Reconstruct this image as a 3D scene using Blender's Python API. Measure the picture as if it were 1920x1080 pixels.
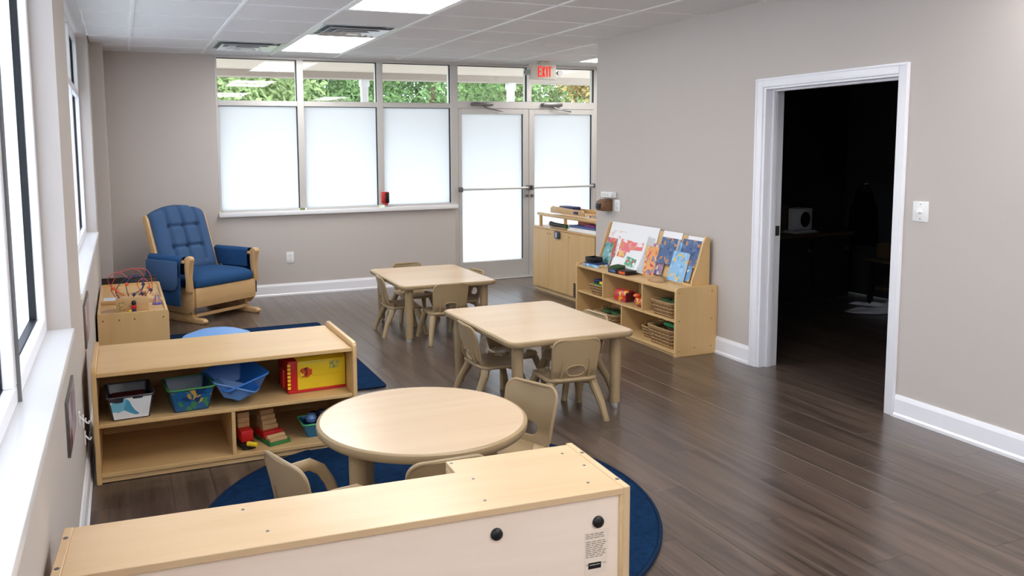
import bpy, bmesh, math, random
from mathutils import Vector, Matrix

random.seed(7)
PI = math.pi
scene = bpy.context.scene
for o in list(bpy.data.objects):
    bpy.data.objects.remove(o, do_unlink=True)
COL = scene.collection

# ---------------------------------------------------------------- camera
FPX, CXS, CYS, EYE = 1538.65, -92.63, -103.63, 1.56
cam_data = bpy.data.cameras.new('camera')
cam = bpy.data.objects.new('camera', cam_data)
COL.objects.link(cam)
yaw, pitch, roll = 0.393763, 0.102746, -0.0090315
fw = Vector((math.sin(yaw) * math.cos(pitch), math.cos(yaw) * math.cos(pitch), -math.sin(pitch)))
r0 = Vector((math.cos(yaw), -math.sin(yaw), 0))
u0 = r0.cross(fw)
rt = math.cos(roll) * r0 + math.sin(roll) * u0
up = -math.sin(roll) * r0 + math.cos(roll) * u0
cam.matrix_world = Matrix(((rt.x, up.x, -fw.x, 0), (rt.y, up.y, -fw.y, 0), (rt.z, up.z, -fw.z, EYE), (0, 0, 0, 1)))
cam_data.sensor_width = 36.0
cam_data.sensor_fit = 'HORIZONTAL'
cam_data.lens = FPX / 1920 * 36.0
cam_data.shift_x = -CXS / 1920
cam_data.shift_y = CYS / 1920
cam_data.clip_start = 0.02
cam_data.clip_end = 300
scene.camera = cam

# ---------------------------------------------------------------- sky and exposure
SKY = 5.6
TROFFER = 11.0
world = bpy.data.worlds.new('sky')
scene.world = world
world.use_nodes = True
bg = world.node_tree.nodes['Background']
bg.inputs[0].default_value = (0.84, 0.92, 1.0, 1)
bg.inputs[1].default_value = SKY
scene.view_settings.view_transform = 'Standard'
scene.view_settings.look = 'None'
scene.view_settings.gamma = 1.0
scene.view_settings.use_curve_mapping = False
scene.view_settings.exposure = 0.45
scene.cycles.max_bounces = 10
scene.cycles.diffuse_bounces = 6
scene.cycles.transparent_max_bounces = 12

# ---------------------------------------------------------------- materials
def srgb(r, g, b):
    f = lambda c: (c / 255 / 12.92) if c / 255 <= 0.04045 else ((c / 255 + 0.055) / 1.055) ** 2.4
    return (f(r), f(g), f(b), 1)

def new_mat(name):
    m = bpy.data.materials.new(name)
    m.use_nodes = True
    nt = m.node_tree
    return m, nt, nt.nodes, nt.links, nt.nodes['Principled BSDF']

def plain(name, col, rough=0.5, spec=0.5, metal=0.0, var=0.06, scale=8.0, bump=0.0, bscale=200.0):
    m, nt, N, L, b = new_mat(name)
    b.inputs['Roughness'].default_value = rough
    b.inputs['Metallic'].default_value = metal
    b.inputs['Specular IOR Level'].default_value = spec
    tc = N.new('ShaderNodeTexCoord')
    nz = N.new('ShaderNodeTexNoise')
    nz.inputs['Scale'].default_value = scale
    nz.inputs['Detail'].default_value = 3
    L.new(tc.outputs['Object'], nz.inputs['Vector'])
    mx = N.new('ShaderNodeMixRGB')
    mx.inputs[1].default_value = tuple(c * (1 - var) for c in col[:3]) + (1,)
    mx.inputs[2].default_value = tuple(min(1, c * (1 + var)) for c in col[:3]) + (1,)
    L.new(nz.outputs['Fac'], mx.inputs[0])
    L.new(mx.outputs[0], b.inputs['Base Color'])
    if bump:
        n2 = N.new('ShaderNodeTexNoise')
        n2.inputs['Scale'].default_value = bscale
        L.new(tc.outputs['Object'], n2.inputs['Vector'])
        bp = N.new('ShaderNodeBump')
        bp.inputs['Strength'].default_value = bump
        bp.inputs['Distance'].default_value = 0.01
        L.new(n2.outputs['Fac'], bp.inputs['Height'])
        L.new(bp.outputs[0], b.inputs['Normal'])
    return m

def wood(name, col, dark, axis='X', rough=0.35, scale=3.0, amount=0.5, world_pos=False, rand=False, fine=1.0, spec=0.5, along=0.9):
    m, nt, N, L, b = new_mat(name)
    b.inputs['Roughness'].default_value = rough
    b.inputs['Specular IOR Level'].default_value = spec
    if world_pos:
        src = N.new('ShaderNodeNewGeometry').outputs['Position']
    else:
        src = N.new('ShaderNodeTexCoord').outputs['Object']
    oi = N.new('ShaderNodeObjectInfo')
    add = N.new('ShaderNodeVectorMath'); add.operation = 'ADD'
    mul = N.new('ShaderNodeVectorMath'); mul.operation = 'MULTIPLY'
    comb = N.new('ShaderNodeCombineXYZ')
    for i in range(3):
        L.new(oi.outputs['Random'], comb.inputs[i])
    mul.inputs[1].default_value = (37, 53, 19)
    L.new(comb.outputs[0], mul.inputs[0])
    L.new(src, add.inputs[0]); L.new(mul.outputs[0], add.inputs[1])
    mp = N.new('ShaderNodeMapping')
    s = [9.0, 9.0, 9.0]
    s['XYZ'.index(axis)] = along
    mp.inputs['Scale'].default_value = [v * scale / 3 for v in s]
    L.new(add.outputs[0], mp.inputs['Vector'])
    n1 = N.new('ShaderNodeTexNoise'); n1.inputs['Scale'].default_value = 1.0; n1.inputs['Detail'].default_value = 5
    n1.inputs['Distortion'].default_value = 0.6
    L.new(mp.outputs[0], n1.inputs['Vector'])
    n2 = N.new('ShaderNodeTexNoise'); n2.inputs['Scale'].default_value = 7.0; n2.inputs['Detail'].default_value = 6
    L.new(mp.outputs[0], n2.inputs['Vector'])
    mix = N.new('ShaderNodeMath'); mix.operation = 'MULTIPLY_ADD'
    L.new(n2.outputs['Fac'], mix.inputs[0]); mix.inputs[1].default_value = 0.5 * fine
    L.new(n1.outputs['Fac'], mix.inputs[2])
    rp = N.new('ShaderNodeMapRange')
    rp.inputs['From Min'].default_value = 0.45; rp.inputs['From Max'].default_value = 0.45 + 0.55
    L.new(mix.outputs[0], rp.inputs['Value'])
    mx = N.new('ShaderNodeMixRGB')
    mx.inputs[1].default_value = col
    mx.inputs[2].default_value = tuple(c * (1 - amount) + d * amount for c, d in zip(col[:3], dark[:3])) + (1,)
    L.new(rp.outputs[0], mx.inputs[0])
    out = mx.outputs[0]
    if rand:
        hsv = N.new('ShaderNodeHueSaturation')
        mr = N.new('ShaderNodeMapRange')
        mr.inputs['To Min'].default_value = 1 - rand; mr.inputs['To Max'].default_value = 1 + rand
        L.new(oi.outputs['Random'], mr.inputs['Value'])
        L.new(mr.outputs[0], hsv.inputs['Value'])
        L.new(out, hsv.inputs['Color'])
        out = hsv.outputs[0]
    L.new(out, b.inputs['Base Color'])
    return m

def cover(name, cols, scale=14.0, rough=0.3):
    """printed cover: irregular patches in a few printed colours"""
    m, nt, N, L, b = new_mat(name)
    b.inputs['Roughness'].default_value = rough
    tc = N.new('ShaderNodeTexCoord')
    nz = N.new('ShaderNodeTexNoise'); nz.inputs['Scale'].default_value = scale * 0.6
    L.new(tc.outputs['Object'], nz.inputs['Vector'])
    ad = N.new('ShaderNodeVectorMath'); ad.operation = 'MULTIPLY_ADD'
    L.new(nz.outputs['Color'], ad.inputs[0]); ad.inputs[1].default_value = (0.08, 0.08, 0.08)
    L.new(tc.outputs['Object'], ad.inputs[2])
    vo = N.new('ShaderNodeTexVoronoi'); vo.inputs['Scale'].default_value = scale * 1.5
    L.new(ad.outputs[0], vo.inputs['Vector'])
    sx = N.new('ShaderNodeSeparateColor'); L.new(vo.outputs['Color'], sx.inputs[0])
    rp = N.new('ShaderNodeValToRGB')
    rp.color_ramp.interpolation = 'CONSTANT'
    els = rp.color_ramp.elements
    while len(els) < len(cols):
        els.new(0.5)
    t = 0.0
    w = [3.5] + [1.0] * (len(cols) - 1)
    for e, c, wi in zip(els, cols, w):
        e.position = t; e.color = c; t += wi / sum(w)
    L.new(sx.outputs[0], rp.inputs[0]); L.new(rp.outputs[0], b.inputs['Base Color'])
    return m

def emit(name, col, strength):
    m, nt, N, L, b = new_mat(name)
    N.remove(b)
    e = N.new('ShaderNodeEmission'); e.inputs[0].default_value = col; e.inputs[1].default_value = strength
    L.new(e.outputs[0], N['Material Output'].inputs[0])
    return m

def clear_glass(name, tint=(0.95, 0.98, 0.97, 1), refl=1.0):
    m, nt, N, L, b = new_mat(name)
    N.remove(b)
    tr = N.new('ShaderNodeBsdfTransparent'); tr.inputs[0].default_value = tint
    gl = N.new('ShaderNodeBsdfGlossy'); gl.inputs['Roughness'].default_value = 0.01
    fr = N.new('ShaderNodeFresnel'); fr.inputs[0].default_value = 1.5
    ml = N.new('ShaderNodeMath'); ml.operation = 'MULTIPLY'; ml.inputs[1].default_value = refl
    L.new(fr.outputs[0], ml.inputs[0])
    mx = N.new('ShaderNodeMixShader')
    L.new(ml.outputs[0], mx.inputs[0]); L.new(tr.outputs[0], mx.inputs[1]); L.new(gl.outputs[0], mx.inputs[2])
    L.new(mx.outputs[0], N['Material Output'].inputs[0])
    return m

def frosted(name):
    m, nt, N, L, b = new_mat(name)
    N.remove(b)
    tl = N.new('ShaderNodeBsdfTranslucent'); tl.inputs[0].default_value = (0.80, 0.82, 0.86, 1)
    df = N.new('ShaderNodeBsdfDiffuse'); df.inputs[0].default_value = (0.8, 0.82, 0.83, 1)
    mx = N.new('ShaderNodeMixShader'); mx.inputs[0].default_value = 0.12
    nz = N.new('ShaderNodeTexNoise'); nz.inputs['Scale'].default_value = 1.3
    tc = N.new('ShaderNodeTexCoord'); L.new(tc.outputs['Object'], nz.inputs['Vector'])
    mr = N.new('ShaderNodeMapRange'); mr.inputs['To Min'].default_value = 0.10; mr.inputs['To Max'].default_value = 0.15
    L.new(nz.outputs['Fac'], mr.inputs['Value']); L.new(mr.outputs[0], mx.inputs[0])
    L.new(tl.outputs[0], mx.inputs[1]); L.new(df.outputs[0], mx.inputs[2])
    L.new(mx.outputs[0], N['Material Output'].inputs[0])
    return m

M = {}
M['wall'] = plain('greige_paint', srgb(196, 188, 182), 0.7, 0.25, var=0.012, scale=1.5, bump=0.03, bscale=350)
M['trim'] = plain('white_trim_paint', srgb(240, 240, 245), 0.35, var=0.01)
M['sillwhite'] = plain('white_sill', srgb(238, 238, 240), 0.3, var=0.01)
M['alu'] = plain('pale_aluminium', srgb(205, 203, 200), 0.38, 0.5, 0.35, var=0.02)
M['alu_dark'] = plain('grey_aluminium', srgb(120, 120, 120), 0.35, 0.5, 0.8, var=0.04)
M['gasket'] = plain('black_gasket', srgb(22, 25, 30), 0.5, var=0.02)
M['tile'] = plain('ceiling_tile', srgb(226, 225, 226), 0.9, 0.1, var=0.02, scale=30, bump=0.25, bscale=240)
M['tee'] = plain('ceiling_tee_white', srgb(240, 240, 242), 0.4, var=0.01)
M['concrete'] = plain('pale_concrete', srgb(200, 196, 190), 0.85, 0.2, var=0.08, scale=2)
M['floor'] = wood('dark_plank', srgb(108, 92, 81), srgb(54, 44, 39), 'Y', 0.28, 6.4, 1.0, True, 0.12, spec=0.5, along=0.45)
M['floor_far'] = wood('dark_plank_far', srgb(110, 94, 84), srgb(56, 46, 41), 'Y', 0.28, 6.4, 1.0, True, spec=0.5, along=0.45)
for k_ in ('floor', 'floor_far'):
    fb = M[k_].node_tree.nodes['Principled BSDF']
    fb.inputs['Coat Weight'].default_value = 0.35
    fb.inputs['Coat Roughness'].default_value = 0.22
MAPLE, MAPLED = srgb(221, 190, 150), srgb(198, 160, 114)
M['maple_pale'] = wood('pale_maple_x', MAPLE, MAPLED, 'X', 0.30, 3, 0.55, fine=0.6)
M['maple_pale_z'] = wood('pale_maple_z', MAPLE, MAPLED, 'Z', 0.30, 3, 0.5, fine=0.6)
MAPLE, MAPLED = srgb(214, 179, 126), srgb(190, 148, 92)
M['maple'] = wood('maple_x', MAPLE, MAPLED, 'X', 0.30, 3, 0.55, fine=0.6)
M['maple_y'] = wood('maple_y', MAPLE, MAPLED, 'Y', 0.30, 3, 0.55, fine=0.6)
M['maple_z'] = wood('maple_z', MAPLE, MAPLED, 'Z', 0.35, 3, 0.5, fine=0.6)
M['maple_back'] = wood('maple_back_panel', srgb(250, 230, 210), srgb(234, 204, 178), 'X', 0.4, 3, 0.55, fine=0.5)
M['maple_edge'] = wood('maple_edge', srgb(222, 190, 142), srgb(196, 160, 112), 'X', 0.4, 6, 0.6)
M['maple_top'] = wood('table_laminate', srgb(208, 182, 150), srgb(190, 160, 126), 'X', 0.26, 2.4, 0.5, fine=0.5)
M['oak'] = wood('glider_oak', srgb(212, 176, 126), srgb(180, 138, 90), 'Z', 0.35, 4, 0.6)
M['oak_y'] = wood('glider_oak_long', srgb(212, 176, 126), srgb(180, 138, 90), 'X', 0.35, 4, 0.6)
M['tan'] = plain('tan_plastic', srgb(160, 137, 103), 0.38, 0.45, var=0.02)
M['tan_dark'] = plain('tan_plastic_inset', srgb(160, 138, 104), 0.42, var=0.02)
M['chrome'] = plain('chrome', srgb(215, 212, 205), 0.2, 0.5, 0.9, var=0.02)
M['black'] = plain('black_plastic', srgb(18, 18, 20), 0.35, var=0.05)
M['rug'] = plain('navy_pile', srgb(20, 46, 78), 1.0, 0.05, var=0.6, scale=34, bump=1.0, bscale=150)
M['rug_edge'] = plain('navy_binding', srgb(18, 38, 64), 0.85, 0.1, var=0.1)
M['blue'] = plain('blue_cushion_fabric', srgb(68, 94, 130), 0.9, 0.15, var=0.06, scale=40, bump=0.15, bscale=600)
M['blue_deep'] = plain('blue_arm_fabric', srgb(42, 78, 120), 0.9, 0.15, var=0.06, scale=30, bump=0.15, bscale=600)
M['pale_blue'] = plain('pale_blue_vinyl', srgb(105, 150, 205), 0.5, var=0.03)
M['white'] = plain('white_plastic', srgb(235, 235, 234), 0.4, var=0.01)
M['paper'] = plain('white_paper', srgb(238, 238, 240), 0.7, var=0.015)
M['cream'] = plain('cream_plastic', srgb(205, 203, 192), 0.45, var=0.02)
M['red'] = plain('red_plastic', srgb(196, 30, 30), 0.4)
M['redglow'] = emit('exit_letters_lit', srgb(255, 52, 40), 1.0)
M['orange'] = plain('orange_plastic', srgb(226, 96, 50), 0.4)
M['yellow'] = plain('yellow_card', srgb(238, 205, 40), 0.4, var=0.03)
M['green'] = plain('green_plastic', srgb(48, 120, 60), 0.45)
M['darkgreen'] = plain('dark_green_fabric', srgb(44, 74, 34), 0.8, var=0.2, scale=40)
M['mint'] = plain('mint_plastic', srgb(70, 170, 110), 0.4)
M['bluep'] = plain('blue_plastic', srgb(45, 110, 190), 0.35)
M['bluemid'] = plain('translucent_blue', srgb(90, 130, 185), 0.3)
M['navy'] = plain('navy_plastic', srgb(24, 40, 84), 0.4)
M['teal'] = plain('teal_plastic', srgb(30, 110, 150), 0.35)
M['brown'] = plain('brown_plastic', srgb(120, 84, 56), 0.4)
M['tanleather'] = plain('tan_felt', srgb(176, 140, 104), 0.8, var=0.12, scale=40)
M['wicker'] = plain('wicker', srgb(168, 134, 94), 0.7, 0.2, var=0.25, scale=60)
M['wicker_dark'] = plain('wicker_dark', srgb(122, 92, 60), 0.75, 0.2, var=0.25, scale=60)
M['maroon'] = plain('maroon_card', srgb(98, 20, 26), 0.5)
M['purple'] = plain('purple_wire', srgb(98, 88, 178), 0.4)
M['wire_red'] = plain('red_wire', srgb(196, 70, 74), 0.4)
M['wire_blue'] = plain('dark_blue_wire', srgb(50, 58, 105), 0.4)
M['metal_vent'] = plain('vent_metal', srgb(222, 224, 226), 0.3, 0.5, 0.5, var=0.03)
M['dark'] = plain('vent_duct_grey', srgb(135, 139, 144), 0.5)
M['glow'] = emit('troffer_diffuser', (1.0, 0.98, 0.955, 1), TROFFER)
M['glass'] = clear_glass('clear_glass')
M['frost'] = frosted('frosted_film_glass')
M['charcoal'] = plain('store_wall_shade', srgb(42, 44, 48), 0.85, 0.1, var=0.03)  # wall colour darkened to carry the shade of the unlit store room
M['store_shade_l'] = plain('store_wall_shade_light', srgb(56, 58, 63), 0.85, 0.1, var=0.03)  # same painted shade, a step lighter for the east wall
M['counter'] = wood('counter_wood', srgb(92, 74, 52), srgb(60, 46, 30), 'X', 0.6)
M['darkcab'] = plain('black_cabinet', srgb(20, 20, 21), 0.6)
M['blackcloth'] = plain('black_cloth', srgb(12, 12, 14), 0.9, 0.1)
M['cloth'] = plain('white_cloth', srgb(225, 225, 232), 0.9, 0.1)
M['soffit'] = plain('porch_soffit', srgb(206, 192, 182), 0.8, 0.1, var=0.02)
M['fascia'] = plain('porch_fascia', srgb(176, 164, 156), 0.7, 0.1, var=0.02)
M['extwhite'] = plain('porch_column_white', srgb(235, 235, 240), 0.6, var=0.02)
M['paving'] = plain('grey_paving', srgb(150, 148, 146), 0.9, 0.2, var=0.08, scale=2)
M['lawn'] = plain('lawn', srgb(120, 126, 100), 0.95, 0.1, var=0.3, scale=3)
M['bark'] = plain('bark', srgb(90, 74, 60), 0.9, 0.1, var=0.3, scale=12)
M['leaf1'] = plain('green_leaves', srgb(90, 116, 66), 0.7, 0.2, var=0.5, scale=1.4)
M['leaf2'] = plain('pale_green_leaves', srgb(120, 136, 86), 0.7, 0.2, var=0.45, scale=1.2)
M['leaf3'] = plain('autumn_leaves', srgb(156, 134, 84), 0.7, 0.2, var=0.45, scale=1.2)
M['poster'] = cover('poster_print', [srgb(176, 160, 168), srgb(140, 110, 120), srgb(200, 190, 190), srgb(120, 60, 60)], 9)

# ---------------------------------------------------------------- mesh helpers
class MB:
    def __init__(self):
        self.bm = bmesh.new()
    def quad(self, pts):
        vs = [self.bm.verts.new(p) for p in pts]
        self.bm.faces.new(vs)
        return self
    def box(self, x0, x1, y0, y1, z0, z1):
        v = [self.bm.verts.new((x, y, z)) for z in (z0, z1) for y in (y0, y1) for x in (x0, x1)]
        for f in ((0, 2, 3, 1), (4, 5, 7, 6), (0, 1, 5, 4), (2, 6, 7, 3), (0, 4, 6, 2), (1, 3, 7, 5)):
            self.bm.faces.new([v[i] for i in f])
        return self
    def prism(self, poly, axis, a, b):
        """poly: 2D points; axis 'x': (y,z), 'y': (x,z), 'z': (x,y)"""
        def P(p, t):
            return {'x': (t, p[0], p[1]), 'y': (p[0], t, p[1]), 'z': (p[0], p[1], t)}[axis]
        A = [self.bm.verts.new(P(p, a)) for p in poly]
        B = [self.bm.verts.new(P(p, b)) for p in poly]
        n = len(poly)
        self.bm.faces.new(A); self.bm.faces.new(B[::-1])
        for i in range(n):
            self.bm.faces.new((A[i], A[(i + 1) % n], B[(i + 1) % n], B[i]))
        return self
    def tube(self, pts, r, n=8, closed=False, caps=True, flat=None):
        pts = [Vector(p) for p in pts]
        k = len(pts)
        rs = r if isinstance(r, (list, tuple)) else [r] * k
        rings = []
        prev = None
        for i, p in enumerate(pts):
            if closed:
                d = pts[(i + 1) % k] - pts[i - 1]
            else:
                d = pts[min(i + 1, k - 1)] - pts[max(i - 1, 0)]
            d.normalize()
            if prev is None:
                a = Vector((0, 0, 1)) if abs(d.z) < 0.9 else Vector((1, 0, 0))
                u = d.cross(a).normalized()
            else:
                u = prev - d * prev.dot(d)
                u.normalize()
            prev = u
            w = d.cross(u)
            fl = flat or (1, 1)
            rings.append([self.bm.verts.new(p + (u * math.cos(2 * PI * j / n) * fl[0] + w * math.sin(2 * PI * j / n) * fl[1]) * rs[i]) for j in range(n)])
        m = k if closed else k - 1
        for i in range(m):
            A, B = rings[i], rings[(i + 1) % k]
            for j in range(n):
                self.bm.faces.new((A[j], A[(j + 1) % n], B[(j + 1) % n], B[j]))
        if not closed and caps:
            self.bm.faces.new(rings[0][::-1]); self.bm.faces.new(rings[-1])
        return self
    def lathe(self, prof, n=32, c=(0, 0), sx=1, sy=1):
        rings = []
        for r, z in prof:
            if r < 1e-6:
                rings.append([self.bm.verts.new((c[0], c[1], z))])
            else:
                rings.append([self.bm.verts.new((c[0] + sx * r * math.cos(2 * PI * j / n), c[1] + sy * r * math.sin(2 * PI * j / n), z)) for j in range(n)])
        for A, B in zip(rings, rings[1:]):
            for j in range(n):
                a = A[j % len(A)], A[(j + 1) % len(A)]
                b = B[j % len(B)], B[(j + 1) % len(B)]
                vs = []
                for v in (a[0], a[1], b[1], b[0]):
                    if v not in vs:
                        vs.append(v)
                if len(vs) > 2:
                    self.bm.faces.new(vs)
        for R in (rings[0], rings[-1]):
            if len(R) > 2:
                self.bm.faces.new(R)
        return self
    def grid(self, fn, nu, nv, closed_u=False):
        V = [[self.bm.verts.new(fn(i / (nu if closed_u else nu - 1), j / (nv - 1))) for j in range(nv)] for i in range(nu)]
        for i in range(nu if closed_u else nu - 1):
            for j in range(nv - 1):
                self.bm.faces.new((V[i][j], V[(i + 1) % nu][j], V[(i + 1) % nu][j + 1], V[i][j + 1]))
        return self
    def xf(self, mat):
        bmesh.ops.transform(self.bm, matrix=mat, verts=self.bm.verts[:])
        return self
    def build(self, name, mat, parent=None, bev=0.0, seg=2, smooth=True, angle=35, loc=None, kind=None):
        bm = self.bm
        bmesh.ops.remove_doubles(bm, verts=bm.verts[:], dist=1e-6)
        bmesh.ops.recalc_face_normals(bm, faces=bm.faces[:])
        if bev:
            ed = [e for e in bm.edges if len(e.link_faces) == 2 and e.calc_face_angle(0) > math.radians(28)]
            bmesh.ops.bevel(bm, geom=ed, offset=bev, segments=seg, affect='EDGES', profile=0.5, clamp_overlap=True)
        me = bpy.data.meshes.new(name)
        bm.to_mesh(me); bm.free()
        me.materials.append(M[mat] if isinstance(mat, str) else mat)
        if smooth:
            for p in me.polygons:
                p.use_smooth = True
            me.set_sharp_from_angle(angle=math.radians(angle))
        o = bpy.data.objects.new(name, me)
        COL.objects.link(o)
        if parent is not None:
            o.parent = parent
        if loc is not None:
            o.location = loc
        if kind:
            o['kind'] = kind
        return o

def tag(o, label, cat, group=None):
    o['label'] = label; o['category'] = cat
    if group:
        o['group'] = group
    return o

def thing(name, label, cat, loc=(0, 0, 0), rz=0.0, group=None):
    o = bpy.data.objects.new(name, None)
    o.empty_display_size = 0.1
    COL.objects.link(o)
    o.location = loc; o.rotation_euler = (0, 0, rz)
    return tag(o, label, cat, group)

def struct_empty(name, loc=(0, 0, 0), rz=0.0):
    o = bpy.data.objects.new(name, None)
    COL.objects.link(o); o.location = loc; o.rotation_euler = (0, 0, rz)
    o['kind'] = 'structure'
    return o

def dup(root, loc, rz, label, group=None):
    r = root.copy(); COL.objects.link(r)
    r.location = loc; r.rotation_euler = (0, 0, rz)
    r['label'] = label
    if group:
        r['group'] = group
    for ch in list(root.children):
        c = ch.copy(); COL.objects.link(c); c.parent = r
        for g in list(ch.children):
            d = g.copy(); COL.objects.link(d); d.parent = c
    return r

def child_copy(o, parent, loc=(0, 0, 0), rot=None, scale=None):
    c = o.copy(); COL.objects.link(c); c.parent = parent; c.location = loc
    if rot is not None:
        c.rotation_euler = rot
    if scale is not None:
        c.scale = scale
    return c

def rrect(w, h, r, n=6, cx=0, cy=0):
    pts = []
    for qx, qy, a0 in ((1, 1, 0), (-1, 1, 90), (-1, -1, 180), (1, -1, 270)):
        for i in range(n + 1):
            a = math.radians(a0 + 90 * i / n)
            pts.append((cx + qx * (w / 2 - r) + r * math.cos(a), cy + qy * (h / 2 - r) + r * math.sin(a)))
    return pts

def struct(name, mb, mat, **k):
    o = mb.build(name, mat, None, **k)
    o['kind'] = 'structure'
    return o

# ---------------------------------------------------------------- room dimensions
CEIL = 2.533
XL = -0.21            # left wall face
YB = 8.79             # back wall face
WA = 0.0282           # slant of the right wall
WX0 = 3.97
WRZ = -math.atan(WA)
def WP(y, off=0.0, z=0.0):
    return (WX0 + WA * y - off, y, z)
YEND = 6.70           # end of the right wall
DY0, DY1, DZ = 3.362, 4.452, 1.953   # doorway
XE, YS, XD = 6.4, -4.2, 7.12

# floor -----------------------------------------------------------------
floor = struct('floor', MB().box(-0.5, 7.4, -4.4, 8.95, -0.12, -0.004), 'floor_far', smooth=False)
PW = 0.182
plank_mesh = {}
def plank(x, y0, y1):
    L = round(y1 - y0, 3)
    if L < 0.03:
        return
    if L not in plank_mesh:
        mb = MB()
        w, c = PW - 0.0008, 0.0006
        h = L - 0.0008
        v0 = [(-w/2, -h/2, -0.004), (w/2, -h/2, -0.004), (w/2, h/2, -0.004), (-w/2, h/2, -0.004)]
        v1 = [(-w/2, -h/2, -c), (w/2, -h/2, -c), (w/2, h/2, -c), (-w/2, h/2, -c)]
        v2 = [(-w/2+c, -h/2+c, 0), (w/2-c, -h/2+c, 0), (w/2-c, h/2-c, 0), (-w/2+c, h/2-c, 0)]
        A = [[mb.bm.verts.new(p) for p in V] for V in (v0, v1, v2)]
        for R0, R1 in ((A[0], A[1]), (A[1], A[2])):
            for i in range(4):
                mb.bm.faces.new((R0[i], R0[(i+1) % 4], R1[(i+1) % 4], R1[i]))
        mb.bm.faces.new(A[2])
        o = mb.build('plank', 'floor', floor, smooth=False)
        plank_mesh[L] = o.data
    else:
        o = bpy.data.objects.new('plank', plank_mesh[L]); COL.objects.link(o); o.parent = floor
    o.location = (x, (y0 + y1) / 2, 0)
k = 0
x = XL + PW / 2
while x < 6.3:
    y_lo = 1.35 if x < 4.3 else (6.75 if x < 5.6 else 9.9)
    lim = YB + 0.02
    off = (k * 0.437) % 1.22
    y = y_lo
    first = True
    while y < lim - 0.02:
        y2 = y + (1.22 - off if first and off < 1.1 else 1.22)
        first = False
        plank(x, y, min(y2, lim)); y = y2
    if 4.3 <= x < 5.6:   # beyond the doorway threshold
        plank(x, 3.30, 4.40); plank(x, 4.40, 5.62)
    x += PW; k += 1

# ceiling ---------------------------------------------------------------
ceiling = struct('ceiling', MB().box(-0.5, 7.4, -4.4, 9.0, CEIL + 0.02, CEIL + 0.14), 'tile', smooth=False)
GX = [0.132 + 0.68 * i for i in range(0, 9)]
GY = [8.36 - 0.65 * i for i in range(0, 20)]
xs = [XL] + [g for g in GX if g < 6.3] + [XE]
ys = [YB] + GY + [YS]
LIGHTS = [(2, 7.06, 8.36), (2, 4.46, 5.76), (2, 1.86, 3.16), (2, -0.74, 0.56), (7, 7.06, 8.36), (5, 1.21, 2.51), (5, -1.39, -0.09), (2, -3.34, -2.04), (5, -3.99, -2.69)]  # panels overhead and behind the viewer are unseen, added to brighten the room
VENTS = [(1, 7.71), (2, 6.41)]
tile_mesh = {}
def in_light(ix, ya, yb):
    for li, l0, l1 in LIGHTS:
        if abs(xs[ix] - GX[li]) < 0.02 and ya > l0 - 0.02 and yb < l1 + 0.02:
            return True
    for vi, v0 in VENTS:
        if abs(xs[ix] - GX[vi]) < 0.02 and abs(ya - v0) < 0.02:
            return True
    return False
for i in range(len(xs) - 1):
    for j in range(len(ys) - 1):
        xa, xb, yb_, ya = xs[i], xs[i + 1], ys[j], ys[j + 1]
        xm, ym = (xa + xb) / 2, (ya + yb_) / 2
        if xa > 4.25 and ym < YEND + 0.1:
            continue
        if in_light(i, ya, yb_):
            continue
        w, h = round(xb - xa - 0.016, 3), round(yb_ - ya - 0.016, 3)
        if w < 0.03 or h < 0.03:
            continue
        if (w, h) not in tile_mesh:
            o = MB().box(-w/2, w/2, -h/2, h/2, 0.0, 0.016).build('ceiling_tile', 'tile', ceiling, bev=0.003, seg=1, smooth=False)
            tile_mesh[(w, h)] = o.data
        else:
            o = bpy.data.objects.new('ceiling_tile', tile_mesh[(w, h)]); COL.objects.link(o); o.parent = ceiling
        o.location = (xm, ym, CEIL + 0.004)
for g in GX:
    if g < 6.3:
        y0 = YS if g < 4.1 else YEND + 0.13
        MB().box(g - 0.012, g + 0.012, y0, YB, CEIL - 0.001, CEIL + 0.03).build('main_tee', 'tee', ceiling, smooth=False)
for g in GY:
    x1 = WX0 + WA * g if g < YEND else XE
    MB().box(XL, x1, g - 0.010, g + 0.010, CEIL + 0.0005, CEIL + 0.03).build('cross_tee', 'tee', ceiling, smooth=False)
MB().box(XL, XE, YB - 0.02, YB, CEIL - 0.001, CEIL + 0.03).build('wall_angle', 'tee', ceiling, smooth=False)

# left wall ---------------------------------------------------------------
SILL = 0.862
W1 = (-3.60, 3.565)      # near window recess, lengthened unseen behind the viewer to let in more light
W2 = (4.415, 7.80)       # far window recess
XO = -0.46
mb = MB()
mb.box(XO, XL, YS, YB + 0.15, 0, SILL - 0.035)
for a, b in ((YS, W1[0]), (W1[1], W2[0]), (W2[1], YB + 0.15)):
    mb.box(XO, XL, a, b, SILL - 0.035, CEIL + 0.02)
mb.box(XL, -0.10, 8.245, YB, 0, CEIL + 0.02)     # boxed-out pilaster in the corner
struct('wall_left', mb, 'wall', smooth=False)

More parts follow.
